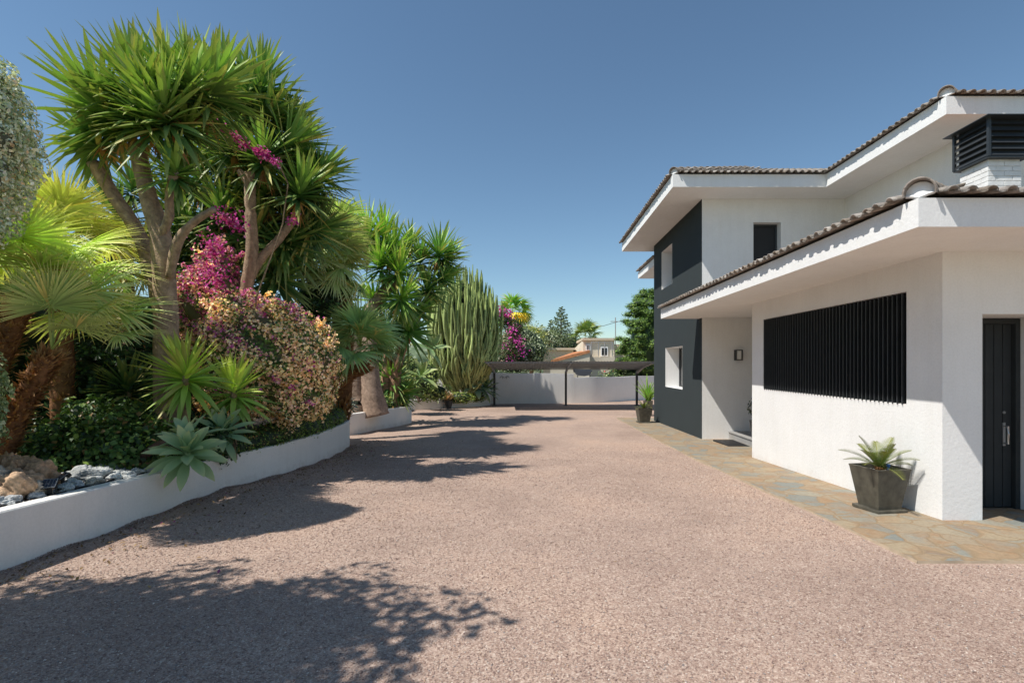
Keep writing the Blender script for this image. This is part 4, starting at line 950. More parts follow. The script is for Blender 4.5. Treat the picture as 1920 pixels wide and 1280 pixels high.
# young yuccas below the trunk
def low_yucca(px, py, Y, sc, label, **kw):
    p = at(px, py, Y); r = empty('young_yucca', (p.x, p.y, bedz(Y)), label, 'yucca', 'young yuccas under the trees')
    mb = MB(); mb.col = (.22, .17, .11); mb.tube([(p.x, p.y, bedz(Y) - .05), (p.x, p.y, (p.z + bedz(Y)) / 2), p - Vector((0, 0, .03))], [.05, .045, .04], 8); mb.build('trunk', 'bark', r, color=True)
    rosette('leaf_rosette', p, (.05, -.25, 1), .60 * sc, r, 100, .066, **kw); return r
low_yucca(348, 700, 6.6, 1.05, 'bright young yucca at the foot of the forked trunk', young=(.46, .54, .09), old=(.15, .26, .05), spread=2.0)
low_yucca(438, 728, 7.3, 1.05, 'bright young yucca between the agave and the bougainvillea', young=(.50, .56, .12), old=(.16, .27, .06), spread=2.1)
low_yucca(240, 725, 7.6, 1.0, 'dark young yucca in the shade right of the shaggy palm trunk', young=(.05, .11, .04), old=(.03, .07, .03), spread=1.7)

# agaves with broad soft leaves
def agave(px, py, Y, L, axis, label, n=34, W=.13, young=(.30, .42, .26), old=(.13, .24, .15), stem=None, group=None):
    p = at(px, py, Y); r = empty('agave', (p.x, p.y, min(p.z, bedz(Y))), label, 'agave', group)
    u, v, a = frame(axis); lb = LB(); t = (np.arange(n) + .5) / n; th = .10 + 1.75 * t ** .85 + rng.normal(0, .05, n); ph = np.arange(n) * 2.39996
    d = np.sin(th)[:, None] * (np.cos(ph)[:, None] * u + np.sin(ph)[:, None] * v) + np.cos(th)[:, None] * a
    base = np.array(p)[None] - a[None] * (t * .22 * L)[:, None] + d * .01
    col = lerpc(young, old, np.clip(t + rng.normal(0, .15, n), 0, 1))
    S = (0, .12, .28, .45, .62, .78, .9, 1)
    lb.blades(base, d, np.tile(a, (n, 1)), L * (.72 + .35 * np.sin(t * 2.6)) * rng.uniform(.92, 1.08, n), W * L / .42 * rng.uniform(.9, 1.1, n), .10 * t, col, S=S, P=(.45, .42, .66, .92, 1.0, .80, .46, .02), fold=.38, tip=(.36, .36, .17), curl=-.16)
    lb.build('leaf_rosette', 'waxy_leaf', r, smooth=True)
    if stem:
        mb = MB(); mb.col = (.13, .08, .06); rough_tube(mb, stem, [.05] * len(stem), 9, .08, 5); mb.build('stem', 'bark', r, smooth=True, color=True)
    return r
agave(352, 848, 5.80, .40, (.25, -.50, .8), 'large blue-green soft-leaved agave leaning out over the white wall', n=32, stem=[bp(240, 6.1), at(272, 852, 6.0), at(310, 830, 5.95), at(350, 842, 5.85)], W=.118, young=(.27, .37, .20), old=(.13, .23, .11))
agave(415, 808, 6.9, .41, (.2, -.45, .8), 'smaller pale agave behind the one hanging over the wall', n=22, W=.105, young=(.26, .37, .22), old=(.12, .22, .12))
agave(352, 818, 6.0, .36, (-.2, -.3, 1), 'upright blue-green agave rosette directly above the leaning one', n=16, W=.10, young=(.22, .33, .2), old=(.1, .19, .11))

# low dark shrubs in the shade
DK = [(.035, .075, .02), (.07, .13, .03), (.13, .19, .04), (.02, .04, .015), (.20, .13, .06)]
shrub('low_shrub', bp(180, 6.0), 'low dark glossy ground shrub behind the rocks and pebbles', 'shrub',
      [(bp(150, 6.0, .15), (.55, .45, .33)), (bp(225, 6.1, .2), (.55, .5, .42)), (bp(100, 6.3, .25), (.5, .5, .38)), (bp(275, 6.4, .2), (.45, .4, .42)), (bp(200, 6.8, .45), (.6, .5, .42))], .07, DK, (4, 4, 1.5, 2, .4), n=13000, asp=.75, lump=.24, mat='waxy_leaf', shell=.5, cores=.55)
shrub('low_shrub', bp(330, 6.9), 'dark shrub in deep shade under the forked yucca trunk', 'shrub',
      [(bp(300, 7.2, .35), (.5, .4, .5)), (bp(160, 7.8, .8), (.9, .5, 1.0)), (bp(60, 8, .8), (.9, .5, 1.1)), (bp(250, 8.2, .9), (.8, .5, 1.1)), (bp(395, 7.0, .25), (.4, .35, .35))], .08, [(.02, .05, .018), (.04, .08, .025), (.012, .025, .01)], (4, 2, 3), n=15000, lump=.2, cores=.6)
# clipped ground cover along the rim of the wall
root = empty('ground_cover', (-4.3, 8.2, t1(8)), 'dense low green ground cover spilling over the planter wall under the bougainvillea', 'ground cover'); root['kind'] = 'stuff'
lb = LB()
for k in range(15):
    Y = 6.9 + k * .33; x = np.interp(Y, [6.1, 7.1, 8.2, 9.5, 11, 12], [-4.25, -4.32, -4.1, -4.03, -4.15, -4.35])
    hgt = .10 + .16 * min(1, k / 5)
    cloud(lb, (x - .30, Y, t1(Y) + hgt * .4), (.32, .30, hgt), 1700, .030, [(.09, .15, .03), (.16, .22, .05), (.05, .09, .02), (.26, .13, .05)], (4, 3, 3, 1.2 if k < 5 else .2), shell=.35, lump=.12, seed=k, cores=.85)
m = 500; Yh = rng.uniform(6.7, 10.5, m); xh = np.interp(Yh, [6.1, 7.1, 8.2, 9.5, 11, 12], [-4.25, -4.32, -4.1, -4.03, -4.15, -4.35])
lb.cards(np.stack([xh + rng.uniform(-.12, .02, m), Yh, t1(Yh) - rng.uniform(-.03, .05, m) * (np.sin(Yh * 9) > .2)], -1), nz(rng.normal(size=(m, 3)) + [1, 0, .5]), rng.uniform(.02, .04, m), vary((.12, .17, .04), m), .6)
o = lb.build('foliage', 'leaf', root)
m = 1500; Yl = rng.uniform(3.5, 13, m); xl = np.interp(Yl, [4, 6.1, 7.1, 8.2, 9.5, 11, 12], [-4.2, -4.25, -4.32, -4.1, -4.03, -4.15, -4.35]) + .03 + rng.exponential(.45, m)
ll = LB(); ll.cards(np.stack([xl, Yl, gravz(xl, Yl) + .012], -1), nz(rng.normal(size=(m, 3)) * .35 + [0, 0, 1]), rng.uniform(.015, .05, m), np.array([(.30, .19, .09), (.42, .28, .12), (.2, .12, .07), (.38, .10, .2)])[rng.choice(4, m, p=[.4, .3, .25, .05])] * rng.uniform(.5, 1.0, (m, 1)), .5)
tag(ll.build('leaf_litter', 'chips'), 'dry brown fallen leaves strewn along the foot of the planter wall', 'leaf litter', kind='stuff')
# grey succulents by the fibrous trunk
for k, (px, py, Y, s) in enumerate([(650, 756, 12.4, .28), (656, 764, 12.6, .22), (636, 763, 12.0, .22), (616, 772, 11.6, .2)]):
    agave(px, py, Y, s, (0, -.4, 1), ['blue-grey succulent tuft nearest the big trunk', 'small blue-grey succulent tuft at the wall end', 'blue-grey succulent left of the larger tuft', 'little grey succulent tuft under the bougainvillea edge'][k], n=26, W=.09, young=(.20, .28, .26), old=(.10, .15, .15), group='blue-grey succulents near the wall bend')

# palms and yuccas of the middle distance
fan_palm('fan_palm', bp(612, 11.2), 'dense fan palm with leaning scaly brown trunk beside the bougainvillea',
         [at(596, 790, 10.6), at(612, 752, 10.7), at(640, 712, 10.8), at(690, 684, 10.9)], at(676, 650, 11.0), 26, .80, col=(.17, .27, .10), tipc=(.32, .38, .18), petiole=.5, R=.72, low=2.0, tr=.14, shag=600, seg=34)
fan_palm('fan_palm', bp(640, 11.9), 'higher fan palm with grey-green fans and a brown heart, left of the yucca group',
         [bp(640, 12, -.1), at(645, 640, 12), at(625, 520, 11.9)], at(618, 490, 11.8), 40, .82, col=(.22, .29, .11), tipc=(.42, .40, .20), petiole=.6, R=.78, low=2.9, tr=.2, shag=500, seg=34)
fan_palm('fan_palm', bp(590, 12.8), 'pale fan palm crown rising between the two yucca groups',
         [bp(600, 12.9, -.1), at(600, 600, 12.9), at(622, 450, 12.9)], at(628, 440, 12.9), 32, .76, col=(.26, .33, .12), tipc=(.45, .42, .22), petiole=.5, R=.7, low=2.9, tr=.15, shag=200, seg=30)
yucca('yucca_tree', bp(690, 15.30), 'massive double-trunked yucca in the middle of the row with bright upright heads', [
    ([bp(668, 15.20, -.1), at(670, 740, 15.20), at(668, 690, 15.20), at(662, 640, 15.30), at(640, 540, 15.50)], [.38, .35, .33, .29, .23]),
    ([bp(705, 15.10, -.1), at(698, 740, 15.10), at(692, 690, 15.20), at(690, 640, 15.40), at(692, 590, 15.60), at(728, 540, 15.70), at(748, 520, 15.70)], [.38, .32, .29, .25, .2, .18, .16]),
    ([bp(630, 15.30, -.1), at(648, 700, 15.50), at(650, 640, 15.50)], [.3, .28, .2])],
    [(at(690, 440, 15.90), 1.15, (-.1, 0, 1)), (at(738, 468, 16.20), 1.05, (.3, 0, 1)), (at(712, 490, 15.50), .95, (0, -.4, 1)), (at(748, 505, 15.50), .9, (.3, -.4, 1)), (at(660, 440, 16.30), 1.0, (-.3, 0, 1)), (at(755, 555, 15.40), .85, (.4, -.4, .4)), (at(700, 560, 15.70), .8, (-.2, -.5, .5)), (at(720, 440, 16.50), 1.0, (0, 0, 1))],
    L=1.15, n=95, W=.085, young=(.26, .42, .06), old=(.05, .13, .03), bark=(.29, .21, .16))
yucca('yucca_tree', bp(740, 17.30), 'yucca with reddish leaning limbs next to the tall cactus', [
    ([bp(735, 17.30, -.1), at(745, 680, 17.30), at(772, 610, 17.30), at(812, 548, 17.30)], [.22, .18, .15, .15]),
    ([bp(720, 17.30, -.1), at(730, 650, 17.30), at(756, 590, 17.30), at(760, 560, 17.30)], [.17, .14, .12, .10])],
    [(at(825, 470, 17.30), 1.05, (.3, 0, 1)), (at(838, 484, 17.70), .85, (.6, 0, .8)), (at(790, 485, 17.50), .9, (0, 0, 1)), (at(800, 540, 17.00), .9, (.1, -.5, .6)), (at(765, 620, 16.50), 1.0, (.2, -.8, .4)), (at(830, 520, 17.30), .85, (.6, -.2, .3)), (at(785, 580, 16.90), .8, (.5, -.4, .3)), (at(720, 610, 16.80), .9, (-.2, -.6, .3)), (at(770, 455, 18.10), .85, (0, 0, 1))],
    L=1.11, n=95, W=.085, young=(.15, .29, .06), old=(.035, .10, .03), bark=(.33, .19, .13))
yucca('young_yucca', bp(742, 17.40), 'dark drooping yucca head hanging low over the middle wall', [([bp(742, 17.40, -.1), at(738, 720, 17.40), at(735, 700, 17.40)], [.1, .09, .08])],
      [(at(735, 705, 17.40), 1, (0, -.3, .7)), (at(752, 735, 17.50), .7, (.4, -.3, .3))], L=1.2, n=110, W=.085, young=(.13, .25, .05), old=(.05, .13, .03))
shrub('low_shrub', bp(760, 17.4), 'small orange-tinged shrub at the corner of the middle wall', 'shrub', [(bp(748, 17.5, .15), (.38, .35, .35)), (bp(722, 16.6, .15), (.35, .35, .3))], .08, [(.12, .17, .04), (.3, .17, .06), (.05, .09, .02)], (3, 1, 3), n=1800)
shrub('low_shrub', bp(785, 20), 'olive-green leafy bushes between the drooping yucca and the tall cactus', 'shrub', [(at(782, 722, 20.5), (.75, .5, .55)), (at(812, 735, 23), (.7, .4, .4)), (at(760, 700, 20.8), (.8, .5, .8)), (at(800, 705, 22.5), (.6, .4, .6))], .12, [(.13, .17, .05), (.20, .23, .07), (.07, .11, .03)], (3, 2, 3), n=4200, lump=.25)
agave(810, 650, 19, .8, (.5, -.3, .6), 'giant pale agave paddles beside the cactus', n=8, W=.12, young=(.18, .27, .11), old=(.13, .22, .10))
agave(790, 702, 18.6, .7, (.3, -.3, .6), 'giant pale agave paddles low in front of the cactus base', n=11, W=.12, young=(.22, .29, .09), old=(.12, .2, .08))

# candelabra cactus: upright ribbed columns sweeping out of a short base
root = empty('candelabra_cactus', at(862, 740, 25.2), 'huge dense candelabra cactus with many upright pale green columns', 'cactus'); root.location.z = bedz(25)
lb = LB(); cb = at(868, 742, 25.2)
nst = 640
for k in range(nst):
    az = k * 2.39996 + rng.normal(0, .3); q = math.sqrt((k + .5) / nst); spread = q
    rx, ry = 2.30, 1.75; top = 6.35 * max(.1, 1 - .52 * q ** 2.6) * rng.uniform(.80, 1.04)
    ex, ey = rx * spread * math.cos(az), ry * spread * math.sin(az)
    s0 = rng.uniform(.04, .5)
    if q > .8: top *= rng.uniform(.55, 1.0); 
    sc_ = min(1, .30 + .78 * top / 5.2); ex *= sc_; ey *= sc_
    K = 13; t = np.linspace(s0, 1, K); hx = np.clip(t * 1.5, 0, 1) ** .85
    wob = .10 * np.sin(t * 7 + k) * rng.uniform(.3, 1.2)
    P = np.stack([cb.x + (.45 * math.cos(az) * q) * (1 - hx) + (ex * hx) * (1 + .05 * t) + wob, cb.y + ey * hx + wob * .7, bedz(25) + .15 + top * t], -1)
    P[:, 2] -= 0
    tan = nz(np.gradient(P, axis=0)); u = nz(np.cross(tan, [0, 1, .1])); v = np.cross(tan, u); m = 10; a = np.arange(m) * 2 * np.pi / m + k
    R = (.050 * np.where(np.arange(m) % 2 == 0, 1, .66))[None] * (.75 + .35 * np.sin(np.linspace(.6, 2.9, K)))[:, None] * (1 + .10 * np.sin(np.arange(K) * 2.1 + k))[:, None]; R[-1] *= .35
    V = P[:, None] + (np.cos(a) * R)[..., None] * u[:, None] + (np.sin(a) * R)[..., None] * v[:, None]
    idx = np.arange(K * m).reshape(K, m); nx = np.roll(idx, -1, 1)
    Q = np.stack([idx[:-1], nx[:-1], nx[1:], idx[1:]], -1).reshape(-1, 4)
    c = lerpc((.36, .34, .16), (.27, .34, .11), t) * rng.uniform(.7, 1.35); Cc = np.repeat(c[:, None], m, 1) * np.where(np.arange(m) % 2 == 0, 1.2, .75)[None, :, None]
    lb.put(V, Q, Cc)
lb.blob((cb.x, cb.y + .3, bedz(25) + 3.2), (1.45, 1.2, 2.5), (.02, .03, .012), .12, 14)  # dark mass added between the columns, shade put into its colour
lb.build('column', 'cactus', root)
# things around the far bed
shrub('ground_cover', bp(875, 24.7), 'clipped yellow-green ground cover below the cactus on the far bed', 'ground cover', [(bp(862, 24.3, .08), (.75, .35, .30)), (bp(885, 25.3, .08), (.8, .35, .28))], .07, [(.18, .22, .05), (.10, .15, .03), (.28, .2, .08)], (3, 3, 1), n=2500, lump=.08)
agave(893, 720, 25.3, .95, (.1, -.3, 1), 'blue-green agave at the right end of the far bed', n=30, W=.12, young=(.22, .34, .25), old=(.10, .19, .14))
agave(910, 728, 25.6, .8, (.3, -.2, .8), 'dark aloe beside the carport post on the far bed', n=34, W=.08, young=(.09, .18, .07), old=(.04, .10, .05))
agave(817, 738, 24.0, .6, (-.1, -.3, 1), 'grey tuft of succulent at the corner of the far wall', n=28, W=.07, young=(.20, .27, .18), old=(.12, .17, .11))
p5 = empty('potted_plant', tuple(at(841, 766, 24.2)), 'dark round pot with dry brownish succulent standing before the far planter wall', 'potted plant'); p5.location.z = gz(23.9); p5.location.y = 23.9
mb = MB(); mb.tube([(0, 0, 0), (0, 0, .36), (0, 0, .40), (0, 0, .38)], [.17, .24, .27, .2], 18); mb.build('pot', 'dark_metal', p5, False, smooth=False)
lb = LB(); m = 110; th = rng.uniform(0, 1.5, m); ph = rng.uniform(0, 6.28, m); lb.blades(np.tile([0, 0, .42], (m, 1)) + rng.normal(0, .05, (m, 3)), np.stack([np.sin(th) * np.cos(ph), np.sin(th) * np.sin(ph), np.cos(th)], -1), np.tile([0, 0, 1.], (m, 1)), rng.uniform(.3, .5, m), np.full(m, .06), np.full(m, .1), vary((.26, .17, .11), m, .4)); lb.build('foliage', 'leaf', p5, False)

# ------------------------------------------------------------------ rocks, pebbles, lights in the near bed
def rock(name, c, r, seed, col, hole=.0, sub=4):
    r_ = np.random.default_rng(seed); lb = LB(); seg = 46
    th = np.linspace(0.001, np.pi - .001, seg)[:, None]; ph = np.linspace(0, 2 * np.pi, 81)[None, :-1]
    D = np.stack([np.sin(th) * np.cos(ph), np.sin(th) * np.sin(ph), np.cos(th) + 0 * ph], -1)
    k = np.ones(D.shape[:2])
    for f, a in ((1.7, .24), (3.4, .17), (7, .12), (13, .09), (26, .05 if hole else .015)):
        w = r_.normal(size=(3, 3)) * f; p_ = r_.uniform(0, 6, 3); s = np.sin(D @ w.T + p_); k += a * s[..., 0] * s[..., 1] + a * .4 * s[..., 2]
    if hole:
        for _ in range(60):
            h = r_.normal(size=3); h /= np.linalg.norm(h); k -= hole * np.exp(-((1 - D @ h) / .009))
    V = D * k[..., None] * np.array(r); m = 80; idx = np.arange(seg * m).reshape(seg, m); nx = np.roll(idx, -1, 1)
    Q = np.stack([idx[:-1], idx[1:], nx[1:], nx[:-1]], -1).reshape(-1, 4)
    Cc = np.array(col)[None, None] * np.clip(.05 + 1.0 * k, .18, 1.3)[..., None] * r_.uniform(.9, 1.1, k.shape)[..., None]
    lb.put(V, Q, Cc); me_o = lb.build(name, 'stone', None, smooth=True); me_o.location = c; return me_o
RK = [((52, 868), 4.95, .22, (.50, .31, .19), 'pitted orange-brown rock behind the solar light, rightmost of the rough rocks'), ((14, 862), 4.9, .21, (.45, .28, .17), 'pitted brown rock cut by the left picture edge, upper one'),
      ((28, 905), 4.55, .20, (.50, .34, .22), 'large rough tan rock in the front row left of the solar light'), ((66, 915), 4.62, .13, (.40, .36, .30), 'grey-tan rough rock just behind the solar light post'), ((72, 880), 5.0, .13, (.50, .31, .19), 'smaller pitted rock between the rough rocks and the pebbles'), ((-8, 925), 4.5, .18, (.45, .36, .28), 'low rough rock half outside the left edge')]
for k, ((px, py), Y, r, c, lab) in enumerate(RK):
    p = at(px, py, Y); p.z = bedz(Y) + r * .55
    tag(rock('rough_rock', p, (r, r * .85, r * .9), 40 + k, c, .16), lab, 'rock', 'rough tan rocks at the left end of the bed')
for k, (px, Y, r, lab) in enumerate([(150, 5.35, .18, 'largest smooth pale boulder behind the second solar light'), (205, 5.75, .15, 'flat pale boulder farther back near the agave stem'), (228, 5.6, .10, 'rounded grey-white stone next to the agave stem')]):
    p = bp(px, Y, r * .2); tag(rock('white_boulder', p, (r * 1.15, r * .9, r * .62), 60 + k, (.45, .46, .45)), lab, 'boulder', 'smooth pale boulders in the bed')
base = rock('white_pebble', (-4.5, 5, 0), (.05, .042, .03), 80, (.52, .53, .52)); base2 = rock('white_pebble', (-4.6, 5, 0), (.05, .04, .03), 81, (.42, .43, .43)); base3 = rock('white_pebble', (-4.7, 5, 0), (.05, .045, .028), 83, (.50, .44, .36))
k = 0; seen = []
while k < 170:
    Y = random.uniform(4.2, 6.6); xw = float(np.interp(Y, [4, 6.1, 7.1], [-4.2, -4.25, -4.32])); X = xw - .20 - random.random() ** 1.3 * .75
    s = random.uniform(.5, 1.7) * (1.2 if random.random() < .2 else .8)
    if any((X - a) ** 2 + (Y - b) ** 2 < (.042 * (s + c)) ** 2 for a, b, c in seen): 
        s *= .5
    seen.append((X, Y, s)); src = [base, base2, base3][0 if k % 3 else random.randint(1, 2)]
    o = [base, base2, base3][k] if k < 3 else src.copy()
    if k >= 3: C.objects.link(o)
    o.location = (X, Y, bedz(Y) + .035 * s); o.scale = (s, s, s); o.rotation_euler = (random.uniform(-.4, .4), random.uniform(-.4, .4), random.uniform(0, 6.28))
    tag(o, 'smooth whitish river pebble lying behind the rim of the long planter wall', 'pebble', 'pale pebbles in the near bed'); k += 1
# small grit between the pebbles
m = 9000; Yg = rng.uniform(4.0, 6.9, m); Xg = np.interp(Yg, [4, 6.1, 7.1], [-4.2, -4.25, -4.32]) - .17 - rng.uniform(0, 1, m) ** 1.2 * 1.1
sz = rng.uniform(.012, .032, m); oc = np.array([[1, 0, 0], [-1, .1, 0], [0, 1, .1], [.1, -1, 0], [0, 0, .7], [0, 0, -.7]])
V = oc[None] * sz[:, None, None] * rng.uniform(.6, 1.2, (m, 1, 3)) * .5 + np.stack([Xg, Yg, t1(Yg) - .03 + rng.uniform(0, .02, m)], -1)[:, None]
f = np.array([[0, 2, 4], [2, 1, 4], [1, 3, 4], [3, 0, 4]]); Q = (f[None] + (np.arange(m) * 6)[:, None, None]).reshape(-1, 3)
tag(link('grit', fmesh('grit', V.reshape(-1, 3), [Q], np.repeat(np.array([(.30, .29, .27), (.2, .18, .16), (.42, .41, .39), (.15, .10, .07)])[rng.integers(0, 4, m)] * rng.uniform(.7, 1.2, (m, 1)), 6, 0)), 'chips'), 'grey and white grit filling the gaps between the pebbles', 'grit', kind='stuff')
mb = MB(); pts = []
for i in range(40):
    Y = 3.2 + i * .085; pts.append((float(np.interp(Y, [3, 4, 6.1, 7.1], [-4.21, -4.2, -4.25, -4.32])) - .205 + .012 * math.sin(i * .9), Y, float(t1(Y)) - .012 + .006 * math.sin(i * 1.3)))
mb.tube(pts, .012, 7); tag(mb.build('irrigation_hose', 'rubber', smooth=True), 'thin black irrigation hose running along the inside of the planter rim', 'hose')
def solar(px, Y, hz, lab, rzv, s=1.0):
    b = bp(px, Y); r = empty('solar_light', b, lab, 'solar light', 'solar garden lights behind the planter rim', rz=rzv)
    mb = MB(); mb.box(-.016 * s, .016 * s, -.012 * s, .012 * s, -.05, hz); mb.build('stake', 'rubber', r, False, bevel=.002)
    def slab(x0, x1, y0, y1, z0, z1):
        m = MB(); m.box(x0, x1, y0, y1, z0, z1); m.v = [(v[0], v[1] * .78 - v[2] * .62, hz + v[1] * .62 + v[2] * .78) for v in m.v]; return m
    h = slab(-.055 * s, .055 * s, -.05 * s, .06 * s, 0, .012); h2 = slab(-.045 * s, .045 * s, .02 * s, .06 * s, -.03 * s, -.001); h.add(h2.v, h2.f); h.build('head', 'rubber', r, False, bevel=.002)
    q = MB()
    for i in range(4):
        for j in range(5):
            c = slab(-.047 * s + i * .0237 * s, -.047 * s + i * .0237 * s + .0215 * s, -.043 * s + j * .0193 * s, -.043 * s + j * .0193 * s + .0175 * s, .0152, .0162); q.add(c.v, c.f)
    g = slab(-.05 * s, .05 * s, -.046 * s, .056 * s, .0122, .015).build('panel', 'solar_grid', r, False); q.build('cells', 'solar_cell', r, False)
solar(93, 4.62, .12, 'nearer solar garden light, black stake with gridded panel', .45); solar(118, 4.95, .13, 'farther solar garden light half hidden by pale stones', -.5, .9)

# ------------------------------------------------------------------ beyond the wall
def hills():
    xs = np.linspace(-400, 500, 90); ys_ = np.linspace(120, 420, 24)
    def zf(X, Y):
        t = (Y - 120) / 300; return -4 + 21 * t * np.exp(-((X + 10) / 95) ** 2) + 8 * t + 2.0 * np.sin(X * .05) * t + 1.0 * np.sin(X * .21 + Y * .05)
    sheet('hills', xs, ys_, zf, 'hill')
hills()
lb = LB(); r0 = np.random.default_rng(5)
for k in range(260):
    X = r0.uniform(-170, 120); Y = r0.uniform(140, 330); t = (Y - 120) / 300; z = -4 + 21 * t * math.exp(-((X + 10) / 95) ** 2) + 8 * t
    lb.blob((X, Y, z + 1), (r0.uniform(3, 7), 3, r0.uniform(1.8, 3.4)), np.array((.055, .075, .04)) * r0.uniform(.7, 1.6), .25, 7, k)
tag(lb.build('hillside_scrub', 'leaf'), 'distant dusty green scrub covering the far hillside', 'scrub', kind='stuff')
for k, (px, py, w_, h_) in enumerate([(1003, 613, 9, 4.5), (1020, 618, 8, 3.5), (990, 617, 6, 4)]):
    p = at(px, py, 300); r = empty('hill_house', (p.x, p.y, p.z - h_), ['middle white villa on the far hilltop', 'right white villa on the far hilltop', 'left white villa on the far hilltop'][k], 'house', 'white villas on the distant hill')
    mb = MB(); mb.box(-w_ / 2, w_ / 2, 0, 6, -3, h_ * .6); mb.box(-w_ / 4, w_ / 2.5, .5, 6, h_ * .6, h_); mb.build('wall', 'white_paint', r, False)
    mb = MB(); [mb.box(-w_ / 2 + i * w_ / 4 + .5, -w_ / 2 + i * w_ / 4 + 1.4, -.05, 0, .6, 2) for i in range(4)]; mb.build('window', 'dark_metal', r, False)

# neighbour's cream house
nb = empty('neighbour_house', at(1110, 740, 52), 'cream neighbouring house with flat parapets and an orange tiled lean-to roof', 'house')
def nbx(name, x0, x1, yt, yb, Y, D, mat='cream_render', bev=0):
    a = at(x0, yt, Y); b = at(x1, yb, Y); m = MB(); m.box(a.x, b.x, Y, Y + D, b.z, a.z); return m.build(name, mat, nb)
nbx('wall', 1094, 1152, 637, 745, 52, 7, 'cream_pale'); nbx('wall', 1152.2, 1230, 645, 745, 54, 6)
nbx('wall', 1021, 1075, 655, 745, 55, 7); 
a = at(1092, 634, 51.8); b = at(1155, 638, 51.8); m = MB(); m.box(a.x, b.x, 51.7, 59, b.z, a.z + .02); m.build('parapet', 'cream_render', nb)
a = at(1018, 652, 54.8); b = at(1078, 656, 54.8); m = MB(); m.box(a.x, b.x, 54.7, 62, b.z, a.z); m.build('parapet', 'cream_render', nb)
m = MB()     # sloping left gable wall
m.poly([at(1094, 637, 51.99), at(1094, 690, 51.99), at(1068, 690, 58), at(1070, 660, 58)]); m.poly([at(1021, 655, 54.99), at(1021, 690, 54.99), at(1001, 690, 60), at(1005, 673, 60)])
m.build('wall', 'cream_pale', nb)
lb_ = MB()
A, B, D_, E_ = at(1032, 675, 46), at(1106, 656, 46), at(1103, 656, 53), at(1075, 660, 53)
lb_.poly([A, B, D_, E_]); lb_.poly([A - Vector((0, 0, .25)), B - Vector((0, 0, .25)), B, A]); tl = lb_.build('lean_to_roof', 'orange_tile', nb)
m = MB(); m.poly([A - Vector((0, -.1, .26)), B - Vector((0, -.1, .26)), B - Vector((0, -.1, 5)), A - Vector((0, -.1, 5))]); m.build('wall', 'cream_pale', nb)
for x0, x1, y0, y1 in ((1126, 1140, 650, 668), (1098, 1107, 645, 657), (1118, 1140, 690, 710)):
    a = at(x0, y0, 51.9); b = at(x1, y1, 51.9); m = MB(); m.box(a.x, b.x, 51.88, 51.97, b.z, a.z); wn = m.build('window', 'white_paint', nb)
    m = MB(); m.box(a.x + .12, (a.x + b.x) / 2 - .04, 51.85, 51.875, b.z + .12, a.z - .12); m.box((a.x + b.x) / 2 + .04, b.x - .12, 51.85, 51.875, b.z + .12, a.z - .12); m.build('pane', 'glass_dark', wn)
m = MB()      # balcony rail and posts
for x in (1109, 1122, 1134, 1148): q = at(x, 668, 50.5); m.tube([q, (q.x, q.y, at(0, 640, 50.5).z)], .05, 6)
a = at(1109, 641, 50.5); b = at(1148, 641, 50.5); m.bar(a, b, .08)
m.build('pergola_frame', 'concrete', nb)
a = at(1106, 669, 50.3); b = at(1153, 675, 50.3); m = MB(); m.box(a.x, b.x, 50.3, 52, b.z - 2.5, a.z); m.build('balcony', 'cream_pale', nb)
# awning behind the wall
aw = empty('awning', at(1095, 705, 31), 'sagging dark cloth awning just behind the boundary wall', 'awning')
m = MB(); P_ = [at(1078, 694, 31), at(1111, 695, 31), at(1106, 703, 30.4), at(1096, 705, 30.3), at(1084, 704, 30.4), at(1079, 701, 30.5)]; m.poly(P_); m.poly([p + Vector((0, 1.6, .1)) for p in P_]); m.quad(P_[0], P_[1], P_[1] + Vector((0, 1.6, .1)), P_[0] + Vector((0, 1.6, .1))); m.build('canopy', 'roller_blind', aw)
m = MB(); [m.tube([at(x, 696, 31), at(x, 730, 31)], .03, 6) for x in (1083, 1106)]; m.build('post', 'dark_metal', aw)
# pole and wire
up = empty('utility_pole', at(1154, 720, 62), 'slim pale utility pole with a single wire above the cream house', 'pole')
m = MB(); a = at(1154, 595, 62); m.tube([(a.x, a.y, gz(62) - 1), a], .055, 8); m.bar(a - Vector((.6, 0, .5)), a + Vector((.6, 0, -.5)), .08); m.build('post', 'concrete', up)
m = MB(); a = at(1162, 602, 62); b = at(1060, 615, 75); c = (a + b) / 2 - Vector((0, 0, .35)); d_ = at(1230, 598, 60); m.tube([b, b.lerp(c, .5) - Vector((0, 0, .15)), c, c.lerp(a, .5) - Vector((0, 0, .15)), a, d_], .03, 5); m.build('wire', 'dark_metal', up)

# distant trees
def round_tree(name, px, py, Y, rx, rz_, n, size, cols, wts, label, cat='tree', blobs=5, seed=1, core=(.02, .03, .012), group='trees beyond the boundary wall'):
    r_ = random.Random(seed); c = at(px, py, Y); B = [(tuple(c), (rx, rx * .8, rz_))]
    for k in range(blobs): a = r_.uniform(0, 6.28); B.append(((c.x + rx * .62 * math.cos(a), c.y + rx * .5 * math.sin(a), c.z + rz_ * r_.uniform(-.5, .6)), (rx * r_.uniform(.4, .6), rx * .45, rz_ * r_.uniform(.35, .55))))
    return shrub(name, (c.x, c.y, gz(Y)), label, cat, B, size, cols, wts, n=n, group=group, trunk=[(c.x, c.y, gz(Y) - .5), (c.x + .1, c.y, c.z - rz_ * .8), tuple(c)], core=core, lump=.25)
OL = [(.16, .19, .11), (.24, .27, .17), (.09, .12, .06), (.33, .34, .24)]
round_tree('olive_tree', 985, 655, 38, 1.9, 1.9, 6500, .16, OL, (3, 3, 3, 1), 'pale grey-green olive tree right of the tall cactus', seed=3)
round_tree('olive_tree', 1012, 652, 60, 2.6, 2.6, 5000, .24, OL, (3, 3, 2, 2), 'dusty olive tree left of the cream house', seed=4)
